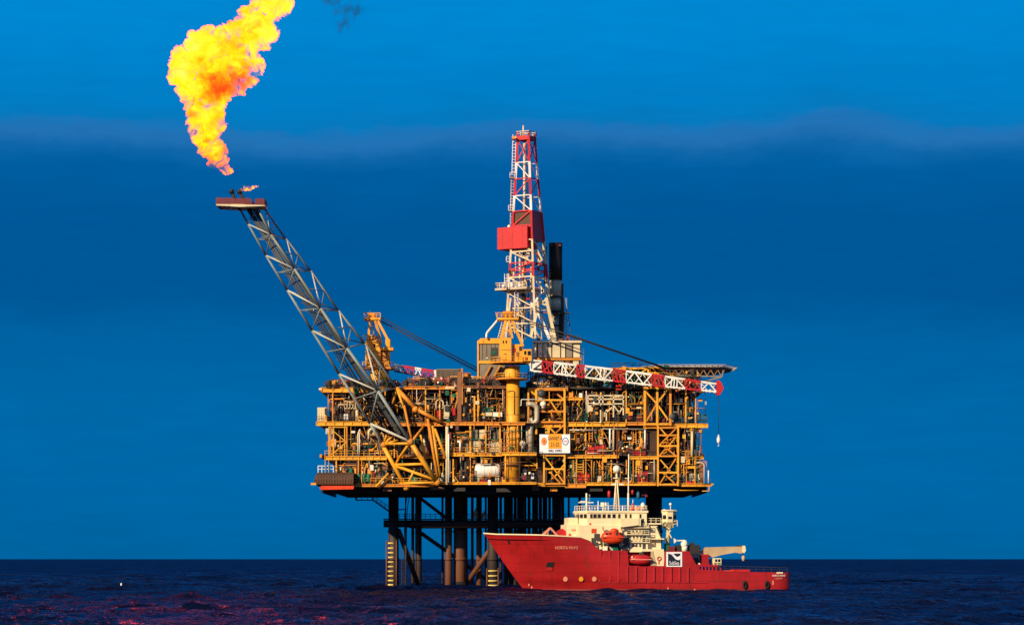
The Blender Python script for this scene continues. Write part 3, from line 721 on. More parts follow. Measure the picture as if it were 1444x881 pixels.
# bulkheads some way in, broken in width and colour, darkened to paint in recess shade ----------------
def bulk(x0, x1, py0, py1, d, m): px_box(x0, x1, py0, py1, YF + d, YF + d + .4).build('bulkhead', m, PLAT)
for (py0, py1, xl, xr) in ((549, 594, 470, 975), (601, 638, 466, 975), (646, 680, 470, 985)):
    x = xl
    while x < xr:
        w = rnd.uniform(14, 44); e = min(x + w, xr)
        bulk(x, e - .4, py0, py1, rnd.uniform(4.5, 8) if x < 750 else rnd.uniform(6.5, 13), rnd.choice(['brown_wall', 'brown_wall', 'grey_panel', 'dark_panel', 'brown_wall', 'dark_steel', 'dark_steel']) if x < 750 else rnd.choice(['brown_wall', 'dark_panel', 'dark_steel', 'dark_steel', 'brown_wall', 'rust_steel', 'soot_and_shade']))
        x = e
# hand-placed panels seen from outside -------------------------------
def panel(x0, x1, y0, y1, Y, m, ribs=0, ribm=None, th=1.2, name='wall_panel', label=None):
    mb = MB(); px_box(x0, x1, y0, y1, Y, Y + th, mb)
    n = ribs
    if n:
        for i in range(n + 1):
            x = X(x0) + (X(x1) - X(x0)) * i / n; mb.box(x - .06, x + .06, Y - .10, Y - .002, Z(y1) + .03, Z(y0) - .03)
    o = mb.build(name, m, PLAT, label=label)
    return o
panel(464, 503, 568, 594, YF + 2, 'brown_wall', 7); panel(447.5, 457.5, 574, 594, YF + .9, 'cream_paint', 4, th=6); panel(457.5, 460.5, 574, 594, YF + .5, 'yellow_paint', th=2)
panel(503, 545, 566, 594, YF + 5, 'dark_panel', 8); panel(512, 531, 615, 640, YF + 2.5, 'grey_panel', 6); panel(488, 511, 612, 640, YF + 4, 'dark_panel', 5); panel(488, 503, 642, 650, YF + .4, 'grey_panel', 4); panel(516, 524, 642, 650, YF + .4, 'grey_panel', 2)
panel(486, 524, 651, 656, YF + 1.0, 'brown_wall'); panel(487, 503, 657, 668, YF + 1.4, 'grey_panel', 4); panel(522, 545, 657, 675, YF + 1.2, 'grey_panel', 5, label='corrugated beige wall panel')
panel(534, 560, 604, 640, YF + 7, 'brown_wall', 4); panel(756, 770, 605, 640, YF + 1.4, 'brown_wall', 5); panel(758, 771, 646, 680, YF + 1.4, 'brown_wall', 5)
panel(912, 927, 604, 642, YF + 1.0, 'brown_wall', 7); panel(913, 927, 648, 680, YF + 1.0, 'brown_wall', 7)
panel(818, 834, 528, 575, YF + 3, 'soot_and_shade'); panel(800, 818, 552, 595, YF + 7, 'dark_steel', 4); panel(650, 660, 612, 640, YF + 1.2, 'grey_panel', 2)  # the black panel is a sheet painting in the shade of a gap
# two rows of pale heat-exchanger plates
for x0, x1 in ((664, 669), (670, 675.5), (676.5, 683), (691, 697), (698.5, 706)):
    panel(x0, x1, 620, 636.5, YF + .9, 'cream_paint', 1, th=1.6, name='exchanger_plate')
for x0, x1 in ((664.5, 668), (670, 673), (676, 683.5), (688, 691.5), (695, 698), (701, 705.5)):
    panel(x0, x1, 605, 618 if x0 != 670 else 619, YF + 1.3, rnd.choice(['cream_paint', 'grey_panel']), 1, th=1.4, name='exchanger_plate')
panel(687.5, 690.5, 624, 637, YF + .8, 'lettering_black', name='wall_panel'); px_box(663, 708, 618.4, 619.6, YF + .3, YF + 2).build('pipe_rack', 'green_paint', PLAT); px_box(663, 708, 636.6, 637.6, YF + .3, YF + 2).build('pipe_rack', 'pipe_grey', PLAT)
panel(816, 872, 549, 560, YF + 4, 'dark_panel', 9); panel(676, 714, 565, 594, YF + 5, 'dark_panel', 6); panel(655, 667, 561, 594, YF + 2.5, 'grey_panel', 3)
# lattice towers ------------------------------------------------
def tower(x0, x1, y0, y1, horiz, diags, w=3.6, mid=None, Y=YF - .55, dep=3.2):
    lt = thing_part('lattice_tower', PLAT, P((x0 + x1) / 2, y1, Y))
    def b(p, q, ww, y, name): MB().bar(P(p[0], p[1], YF) * 1.0 + Vector((0, y - YF, 0)), P(q[0], q[1], YF) + Vector((0, y - YF, 0)), ww * .125, ww * .125).build(name, rnd.choice(['yellow_paint', 'yellow_paint', 'orange_paint']), lt)
    for x in (x0, x1) + (() if mid is None else (mid,)):
        b((x, y0), (x, y1), w, Y, 'post')
    for x in (x0, x1): b((x, y0), (x, y1), w * .8, Y + dep, 'post')
    for h in horiz:
        b((x0, h), (x1, h), w * .85, Y + .04, 'tie'); b((x0, h), (x1, h), w * .6, Y + dep, 'tie')
    for d in diags: b(d[:2], d[2:], w * .72, Y + .1, 'brace')
    for h0, h1 in zip(horiz[:-1], horiz[1:]): b((x0, h1), (x1, h0), w * .5, Y + dep, 'brace')
def thing_part(name, parent, loc):
    o = bpy.data.objects.new(name, None); COL.objects.link(o); o.parent = parent; o.location = Vector(loc) - root_loc(parent); return o
tower(756, 796, 549, 612, (549.5, 564, 580, 595), ((749, 552, 766, 566), (774, 562, 795, 594), (786, 556, 796, 564), (783, 578, 795, 593), (772, 600, 783, 611), (795, 599, 783, 611)), mid=None)
tower(767, 796, 640, 683, (642, 661, 682), ((768, 643, 795, 680), (775, 665, 790, 681), (782, 672, 795, 655)), w=3.0)
tower(909, 945, 546, 600, (547, 598), ((910, 552, 926, 569), (944, 546, 926, 569), (926, 569, 911, 594), (926, 569, 942, 592)), mid=926.5, w=4.0)
tower(927.5, 956, 600, 685, (603, 613.5, 628.5, 643, 666, 683), ((929, 628, 953, 604), (931, 604, 940, 614), (929, 643, 953, 616), (936, 629, 952, 642), (930, 682, 953, 646), (931, 648, 945, 664), (935, 667, 951, 681)), w=3.2)
tower(464, 489, 601, 644, (602, 622, 643), ((466, 604, 486, 621), (487, 624, 467, 641)), w=2.0, Y=YF + .1)
tower(717, 757, 645, 660, (645, 656), ((739, 646, 756, 655),), w=1.9, Y=YF - .3, dep=1.6)
# ladder-like cable racks hanging under the decks on the right
for px, y0, y1, w in ((806, 603, 622, 8), (822, 603, 622, 5), (833, 604, 621, 4.5), (847, 605, 622, 4), (862, 605, 622, 4), (895, 606, 626, 4), (880, 604, 620, 3.5), (811, 648, 666, 5), (818, 648, 668, 9), (847, 650, 668, 4), (861, 650, 668, 4), (899, 650, 668, 4), (747, 602, 618, 5), (836, 650, 664, 4)):
    mb = MB(); Y = YF + rnd.uniform(.1, 1.4); x = X(px)
    ladder(mb, (x, Y, Z(y1)), (x, Y, Z(y0)), w * .16, .10, .55); mb.build('cable_rack', rnd.choice(['yellow_paint', 'orange_paint']), PLAT)
# guard rails along the decks --------------------------------------
for (x0, x1, py, m) in ((444, 616, 681, 'yellow_paint'), (620, 756, 679.5, 'dark_steel'), (797, 926, 680, 'dark_steel'), (957, 1002, 681, 'pipe_grey'), (458, 560, 642.5, 'yellow_paint'), (632, 756, 638, 'yellow_paint'), (800, 926, 641.5, 'dark_steel'), (957, 986, 643, 'yellow_paint'),
                         (446, 535, 594, 'dark_steel'), (600, 756, 594.5, 'dark_steel'), (800, 906, 595, 'dark_steel'), (952, 998, 597, 'blue_paint'), (455, 560, 546, 'dark_steel'), (580, 712, 543, 'dark_steel')):
    rm = MB(); rail(rm, [(X(x0), YF + .15, Z(py)), (X(x1), YF + .15, Z(py))], 1.15, .045, 1.25); rm.build('guard_rail', m, PLAT)
# random machinery filling the bays: pipes, vessels, cabinets, valves -----
CNT = {}
STUFF = MB(); STUFFM = ['rust_steel', 'orange_paint', 'dark_steel', 'pipe_grey', 'cream_paint', 'green_paint', 'yellow_paint', 'white_paint', 'galvanised', 'maroon_paint']
CAPS = {'pipe': 38, 'cabinet': 76, 'conduit': 82, 'junction_box': 90, 'vessel': 95}
def emit(name, mb, m, cap=95):
    cap = CAPS.get(name, cap)
    CNT[name] = CNT.get(name, 0) + 1
    if CNT[name] <= cap: mb.build(name, m, PLAT); return
    STUFF.m = STUFFM.index(m) if m in STUFFM else 2
    o = len(STUFF.v); STUFF.v += mb.v
    for f, s in zip(mb.f, mb.sm): STUFF.f.append(tuple(i + o for i in f)); STUFF.mi.append(STUFF.m); STUFF.sm.append(s)
PALW = (['rust_steel'] * 5 + ['orange_paint'] * 5 + ['dark_steel'] * 8 + ['pipe_grey'] * 4 + ['cream_paint'] * 3 + ['green_paint'] * 2 + ['yellow_paint'] * 3 + ['galvanised'] * 2 + ['white_paint'])
def clutter(x0, x1, py0, py1, n, d0=.6, d1=6.5, pal=PALW, tall=1.0):
    xa, xb, za, zb = X(x0), X(x1), Z(py1), Z(py0); H = zb - za
    for _ in range(n):
        k = rnd.random(); x = rnd.uniform(xa, xb); d = YF + d0 + (d1 - d0) * rnd.random() ** 1.3; m = rnd.choice(pal); mb = MB()
        if k < .22:       # riser with a bend
            r = rnd.choice([.07, .09, .12, .16, .22]); h = H * rnd.uniform(.35, 1.0); e = rnd.uniform(-2.2, 2.2)
            if rnd.random() < .5: mb.path([(x, d, za), (x, d, za + h * .8), (min(max(x + e, xa), xb), d, za + h * .8), (min(max(x + e, xa), xb), d + .1, zb)], r, 6)
            else: mb.tube((x, d, za), (x, d, zb), r, 7)
            emit('pipe', mb, m)
        elif k < .42:     # horizontal run
            r = rnd.choice([.06, .08, .1, .14, .2]); L = rnd.uniform(1.5, 8); z = za + H * rnd.uniform(.1, .97); x2 = min(x + L, xb)
            mb.path([(x, d + .5, z - rnd.uniform(.3, 1.2)), (x, d, z), (x2, d, z), (x2, d + .3, max(za, z - rnd.uniform(.4, 2)))], r, 6); emit('pipe', mb, m)
        elif k < .54:     # upright vessel
            r = rnd.uniform(.3, .8); h = min(rnd.uniform(1.4, 3.8), H * .8); mb.capsule((x, d, za + .3), (x, d, za + .3 + h), r, 12)
            for s in (-1, 1): mb.box(x + s * r * .6 - .08, x + s * r * .6 + .08, d - .1, d + .1, za, za + .6)
            mb.tube((x, d, za + h), (x, d, min(zb, za + h + 1.0)), .1, 6); emit('vessel', mb, rnd.choice(['rust_steel', 'pipe_grey', 'cream_paint', 'green_paint', 'dark_steel', 'dark_steel', 'orange_paint', 'brown_wall']))
        elif k < .70:     # cabinet
            w = rnd.uniform(.5, 1.7); h = min(rnd.uniform(.8, 2.3), H * .7); z = za + (.1 if rnd.random() < .75 else rnd.uniform(0, H - h))
            mb.bev(x - w / 2, x + w / 2, d, d + .9, z, z + h, .05); mb.box(x - w * .4, x + w * .4, d - .05, d - .004, z + .15, z + h - .2); emit('cabinet', mb, rnd.choice(['grey_panel', 'dark_panel', 'dark_panel', 'brown_wall', 'green_paint', 'brown_wall', 'rust_steel', 'maroon_paint', 'dark_steel', 'dark_steel']))
        elif k < .80:     # hand valve
            z = za + rnd.uniform(.5, H * .8); r = rnd.uniform(.16, .32); mb.lathe((x, d, z), (0, -1, 0), [(0, .08), (.25, .1), (.26, r), (.34, r), (.35, .07)], 10); mb.tube((x, d + .2, za), (x, d + .2, z), .07, 6); emit('valve', mb, rnd.choice(['red_paint', 'cream_paint', 'green_paint', 'pipe_grey', 'orange_paint']))
        elif k < .90:     # bracket frame
            w = rnd.uniform(1, 2.6); h = H * rnd.uniform(.3, .8); z = za if rnd.random() < .5 else zb - h
            for q in ((x, x), (x + w, x + w)): mb.bar((q[0], d, z), (q[1], d, z + h), .13)
            mb.bar((x, d, z + h), (x + w, d, z + h), .13); mb.bar((x, d + .02, z), (x + w, d + .02, z + h), .10); mb.bar((x, d, z + h * .5), (x + w, d, z + h * .5), .1)
            emit('bracket_frame', mb, rnd.choice(['yellow_paint', 'orange_paint', 'rust_steel', 'dark_steel']))
        else:             # pump skid
            w = rnd.uniform(1, 2.2); mb.box(x, x + w, d, d + .9, za, za + .25); mb.capsule((x + .1, d + .45, za + .75), (x + w - .1, d + .45, za + .75), .38, 10); mb.box(x + w * .4, x + w * .6, d + .2, d + .7, za + .25, za + 1.3)
            emit('pump', mb, rnd.choice(['green_paint', 'rust_steel', 'pipe_grey', 'maroon_paint', 'cream_paint']))
DARK = ['dark_steel'] * 6 + ['pipe_grey'] * 5 + ['green_paint'] * 3 + ['rust_steel'] * 3 + ['cream_paint'] * 1 + ['orange_paint']
WARM = ['rust_steel'] * 5 + ['orange_paint'] * 6 + ['yellow_paint'] * 4 + ['cream_paint'] * 3 + ['dark_steel'] * 8 + ['galvanised'] * 2
clutter(462, 560, 552, 594, 70, .6, 6, WARM); clutter(466, 560, 602, 641, 80, .6, 6, WARM); clutter(472, 560, 648, 681, 70, .6, 6, WARM)
clutter(560, 640, 551, 594, 80, .8, 7, WARM); clutter(560, 632, 603, 640, 59, 1.5, 8); clutter(560, 635, 646, 680, 59, 1.5, 8)
clutter(638, 714, 551, 594, 84, .6, 6); clutter(632, 663, 601, 638, 42, .5, 5, WARM); clutter(706, 756, 602, 638, 52, .5, 5, WARM); clutter(632, 714, 645, 679, 80, .7, 6); clutter(733, 756, 645, 679, 31, .6, 5, WARM)
clutter(735, 756, 551, 594, 28, .8, 5); clutter(758, 796, 552, 594, 45, 2.5, 7, DARK); clutter(772, 796, 642, 681, 28, 2.6, 7, DARK)
clutter(800, 912, 552, 595, 168, .7, 7, DARK); clutter(800, 912, 603, 641, 122, .7, 7, DARK); clutter(800, 912, 648, 681, 122, .6, 7, DARK)
clutter(930, 955, 603, 641, 31, 2.8, 6, DARK); clutter(930, 955, 648, 681, 31, 2.8, 6, DARK); clutter(912, 980, 552, 596, 105, 1.4, 7, DARK); clutter(957, 982, 604, 644, 45, .6, 6, DARK); clutter(957, 986, 650, 682, 45, .6, 6)
# the open upper deck
clutter(458, 560, 534, 545, 80, .8, 9, DARK + ['maroon_paint'] * 3); clutter(570, 646, 530, 544, 105, .8, 9, DARK + ['maroon_paint'] * 8 + ['orange_paint'] * 3); clutter(652, 712, 530, 544, 77, .8, 8, DARK + ['rust_steel'] * 6); clutter(745, 905, 518, 545, 227, .7, 8, DARK + ['green_paint'] * 5 + ['blue_paint'])
clutter(905, 985, 528, 545, 80, .7, 8, DARK)
# fine dressing along the very front: conduits, drops, small boxes, braces
FINE = ['orange_paint'] * 5 + ['yellow_paint'] * 6 + ['rust_steel'] * 4 + ['dark_steel'] * 11 + ['cream_paint'] * 3 + ['pipe_grey'] * 4 + ['white_paint'] * 1 + ['green_paint'] * 2 + ['maroon_paint']
for (xa, xb, ya, yb, n) in ((458, 540, 551, 595, 34), (462, 540, 601, 643, 38), (480, 560, 648, 682, 30), (572, 712, 549, 596, 70), (632, 712, 600, 640, 46), (635, 712, 644, 680, 46), (736, 757, 549, 680, 36), (770, 797, 550, 680, 30), (800, 908, 551, 596, 62), (800, 910, 602, 643, 62), (800, 926, 648, 682, 66), (930, 996, 550, 596, 34), (957, 990, 602, 682, 44), (460, 712, 538, 550, 50), (745, 985, 520, 550, 60)):
    for _ in range(int(n * 1.5)):
        x, y, m, d = rnd.uniform(xa, xb), rnd.uniform(ya, yb), rnd.choice(FINE), YF + rnd.uniform(-.25, .9); k = rnd.random(); mb = MB()
        if k < .28: h = rnd.uniform(3, yb - ya); mb.tube(P(x, max(ya, y - h), YF) + Vector((0, d - YF, 0)), P(x, y, YF) + Vector((0, d - YF, 0)), rnd.uniform(.04, .10), 5); emit('conduit', mb, m)
        elif k < .52: L = rnd.uniform(3, 24); mb.tube(P(x, y, YF) + Vector((0, d - YF, 0)), P(min(xb, x + L), y, YF) + Vector((0, d - YF, 0)), rnd.uniform(.04, .09), 5); emit('conduit', mb, m)
        elif k < .64: mb.bar(P(x, y, YF) + Vector((0, d - YF, 0)), P(x + rnd.choice((-1, 1)) * rnd.uniform(3, 9), max(ya, y - rnd.uniform(4, 14)), YF) + Vector((0, d - YF, 0)), rnd.uniform(.09, .16)); emit('knee_brace', mb, rnd.choice(['orange_paint', 'yellow_paint', 'rust_steel']))
        elif k < .90: w, h = rnd.uniform(.15, .55), rnd.uniform(.15, .7); c = P(x, y, YF); mb.bev(c.x - w, c.x + w, d, d + .4, c.z - h, c.z + h, .03); emit('junction_box', mb, m)
        else: c = P(x, y, YF) + Vector((0, d - YF, 0)); r = rnd.uniform(.14, .3); mb.lathe(c, (0, -1, 0), [(0, .08), (.2, r), (.28, r), (.3, .05)], 9); emit('gauge', mb, m)
if STUFF.v: STUFF.build('pipework', STUFFM, PLAT, kind='stuff')
# named runs picked out in the photograph --------------------------------
def pipe(pts, w, m, name='pipe', Y=YF - .2, label=None):
    MB().path([P(a, b, YF) + Vector((0, Y - YF, 0)) for a, b in pts], w * .08, 12).build(name, m, PLAT, label=label)
pipe([(630.5, 682), (630.5, 601)], 4.4, 'cream_paint', Y=YF - .75, label='tall pale vertical pipe'); pipe([(632.8, 680), (632.8, 612)], 1.8, 'white_paint', Y=YF - 1.0)
pipe([(505, 640), (505, 612), (508, 605)], 2.6, 'cream_paint', label='pale pipe with curved top'); pipe([(507, 640.5), (507, 608)], 1.4, 'white_paint')
pipe([(520, 619), (520, 607), (527, 603)], 3.0, 'cream_paint'); pipe([(645, 622), (649, 623), (649, 636)], 3, 'white_paint')
pipe([(748, 646), (748, 606), (750, 598), (757, 594), (757, 574), (752, 570), (742, 570)], 7.0, 'galvanised', 'duct', Y=YF - 1.2, label='fat bent metal exhaust duct'); pipe([(743.5, 646), (743.5, 603), (746, 596)], 5, 'galvanised', 'duct', Y=YF - .6)
pipe([(732, 573), (735, 572), (735, 563.5), (768, 563.5)], 1.4, 'white_paint', Y=YF - 1.4); pipe([(711, 584), (711, 552), (725, 552), (725, 585)], 1.0, 'rust_steel', Y=YF - 2.8)
pipe([(803, 606), (842, 606.5)], 2.6, 'galvanised'); pipe([(848, 606), (851, 604.5), (912, 605)], 2.0, 'galvanised'); pipe([(860, 604), (860, 632)], 2.6, 'white_paint'); pipe([(865, 606), (865, 634)], 2.6, 'cream_paint'); pipe([(909.5, 606), (909.5, 631)], 2.4, 'white_paint', label='white drain pipe beside the brown wall'); pipe([(922.5, 648), (922.5, 678)], 1.8, 'galvanised'); pipe([(976, 609), (976, 643)], 3, 'cream_paint')
pipe([(870, 602), (870, 680)], 1.3, 'maroon_paint'); pipe([(651, 645), (651, 676)], 4, 'pipe_grey', Y=YF + .5); pipe([(657, 645), (657, 676)], 6, 'dark_steel', Y=YF + 1)
for x in (488, 492, 496, 500): pipe([(x - 2.0, 568), (x - 1.4, 565), (x + 1.4, 565), (x + 1.4, 575), (x - 1.8, 576)], 1.2, 'cream_paint', Y=YF + .3)
pipe([(615, 577), (615, 566), (618, 563.5), (622, 563.5), (625, 566), (625, 576)], 2.0, 'cream_paint', Y=YF + .2); pipe([(620, 577), (620, 570)], 2, 'cream_paint', Y=YF + .2)
px_box(626, 633.5, 571, 590, YF + .2, YF + 2).build('cabinet', 'cream_paint', PLAT, label='tall pale beige cabinet'); px_box(638, 642, 575, 585, YF + .4, YF + 2).build('cabinet', 'red_paint', PLAT); px_box(616, 623, 578, 592, YF + .6, YF + 2).build('cabinet', 'red_paint', PLAT)
px_box(645, 650.5, 524, 594, YF - .2, YF + 1.4).build('riser_duct', 'rust_steel', PLAT, label='tall flat brown duct'); px_box(650.5, 652.5, 519, 570, YF - .1, YF + 1.2).build('riser_duct', 'orange_paint', PLAT)
px_box(683, 694, 581, 586, YF + .3, YF + 1.2).build('cabinet', 'cream_paint', PLAT); px_box(695, 708, 581, 587.5, YF + .3, YF + 1.2).build('cabinet', 'white_paint', PLAT); px_box(685, 696, 574, 580, YF + .8, YF + 2).build('cabinet', 'green_paint', PLAT)
px_box(628, 641, 545, 548, YF - .1, YF + .8).build('cable_tray', 'cream_paint', PLAT)
# cream rack frame on the right-hand upper bay
fr = thing_part('pipe_rack', PLAT, P(852, 592))
for a, b in (((829, 557.5), (880, 557.5)), ((829, 562.5), (880, 562.5)), ((836, 569.5), (866, 569.5)), ((829, 557), (829, 582)), ((845, 557), (845, 570)), ((850, 557), (850, 570)), ((865, 556), (865, 588)), ((879, 557), (879, 585)), ((866, 572), (874, 583)), ((880, 572), (872, 583)), ((863, 574), (853, 583)), ((847, 578), (847, 593)), ((855, 578), (855, 593)), ((866, 569), (879, 569))):
    MB().bar(P(*a) + Vector((0, .1, 0)), P(*b) + Vector((0, .1, 0)), .30).build('rack_bar', 'cream_paint', fr)
px_box(829, 836, 571, 580, YF - .1, YF + 1.2).build('cabinet', 'cream_paint', PLAT)
# big left-hand pale cone hopper, right-hand outriggers, landing on the lower right
MB().lathe(P(526, 615, YF + 1.6), (0, 0, 1), [(0, 1.0), (.8, 1.35), (1.7, 1.2), (2.2, .5)], 14).build('vessel', 'cream_paint', PLAT, label='pale cream hopper behind the boom')
girder(968, 992, 645.5, 4, m='yellow_paint'); girder(990, 1006, 682.5, 2.2, m='yellow_paint'); px_box(979, 998, 584, 593, YF + .6, YF + 5).build('cabinet', 'blue_paint', PLAT, label='blue grey locker at the right end')
for (x0, x1, y0, y1, m) in ((984, 987, 668, 681, 'cream_paint'), (972, 984, 667, 677, 'grey_panel'), (986, 992, 650, 682, 'rust_steel'), (968, 984, 656, 660, 'yellow_paint')):
    px_box(x0, x1, y0, y1, YF + .4, YF + 2.4).build('cabinet', m, PLAT)
pipe([(993, 682), (993, 655), (990, 652), (982, 652)], 1.6, 'cream_paint', Y=YF); pipe([(999, 681), (999, 663)], 1.8, 'white_paint', Y=YF); pipe([(1000, 686), (1000, 692), (990, 692)], 1.4, 'yellow_paint', Y=YF); pipe([(950, 690), (960, 691), (985, 691)], 1.4, 'yellow_paint', Y=YF)
for x in (976, 985, 989): pipe([(x, 643), (x, 612), (x + 2, 605)], 1.5, rnd.choice(['rust_steel', 'dark_steel', 'pipe_grey']), Y=YF + .2)
# hanging bits below the cellar deck
for (x0, x1, y0, y1, m) in ((750, 761, 684, 691, 'rust_steel'), (776, 786, 686, 692, 'orange_paint'), (606, 627, 686, 690, 'rust_steel'), (540, 552, 686, 692, 'rust_steel'), (700, 720, 688, 693, 'dark_steel'), (640, 656, 687, 692, 'dark_steel'), (830, 850, 687, 692, 'dark_steel')):
    px_box(x0, x1, y0, y1, YF + 1.2, YF + 4).build('underdeck_box', m, PLAT)
for k in range(26):
    x = rnd.uniform(560, 960); L = rnd.uniform(1, 7)
    pipe([(x, 690), (x, 690 + L), (x + rnd.uniform(2, 14), 690 + L)], rnd.uniform(.6, 1.8), 'dark_steel', name='drain_pipe', Y=YF + rnd.uniform(3, 20))
# small lamps along the fronts
for px, py, w in ((634, 671.5, 3.6), (654, 672.5, 3.0), (554, 673, 2.8), (735.5, 672.5, 3.4), (741, 668, 3.6), (747, 667, 4.2), (612, 534.5, 3.2), (623, 534, 3.0), (618, 539.5, 3.4), (827.5, 594.5, 2.2), (847, 595, 3.0), (986, 675, 2.2), (518, 524, 2.4), (523, 524, 2.0), (687, 505, 2.4), (594, 634, 2.0), (878, 632, 3.2), (884, 630, 3.6)):
    mb = MB().ball(P(px, py, YF) + Vector((0, -.6, 0)), w * .08, 10); c = P(px, py, YF); mb.tube(c + Vector((0, -.5, 0)), c + Vector((0, .8, 0)), .07, 6); mb.build('floodlight', 'lamp_white', PLAT)

# platforms and pipes that wrap the foot of the crane column
for (x0, x1, py, w, m) in ((708, 740, 598, 4.4, 'orange_paint'), (706, 756, 640.5, 4.6, 'yellow_paint'), (706, 756, 681.5, 3.4, 'yellow_paint')):
    girder(x0, x1, py, w, Y=YF - 3.2, m=m)
for px, a, b, m, w in ((716, 600, 640, 'yellow_paint', 1.4), (721, 606, 640, 'rust_steel', 1.0), (730, 600, 640, 'orange_paint', 1.6), (727, 604, 632, 'dark_steel', 1.4), (713, 642, 681, 'yellow_paint', 2.0), (733, 644, 681, 'dark_steel', 1.2), (719, 643, 662, 'rust_steel', 1.0), (735.5, 600, 640, 'cream_paint', 1.0)):
    pipe([(px, b), (px, a)], w, m, name='conduit', Y=YF - 3.05)
for (x0, x1, py, m) in ((706, 742, 619, 'dark_steel'), (706, 742, 608, 'green_paint'), (708, 744, 652, 'rust_steel'), (706, 742, 626, 'rust_steel')):
    pipe([(x0, py), (x1, py)], 1.0, m, name='conduit', Y=YF - 3.25)
rm = MB(); rail(rm, [(X(706), YF - 3.2, Z(638.5)), (X(756), YF - 3.2, Z(638.5))], 1.15, .045, 1.25); rail(rm, [(X(706), YF - 3.2, Z(679.8)), (X(756), YF - 3.2, Z(679.8))], 1.15, .045, 1.25); rm.build('guard_rail', 'dark_steel', PLAT)
for px, py, w, h, m in ((718, 634, 5, 4, 'green_paint'), (709, 676, 4, 5, 'maroon_paint'), (737, 676, 4, 5, 'red_paint'), (728, 617, 4, 5, 'orange_paint'), (711, 614, 3, 6, 'rust_steel')):
    px_box(px, px + w, py - h, py, YF - 3.1, YF - 2.7).build('junction_box', m, PLAT)
for (py) in (640.5, 681.5, 598): px_box(704, 756, py - 1.2, py - .2, YF - 3.0, YF + .6).build('deck', 'deck_plate', PLAT)
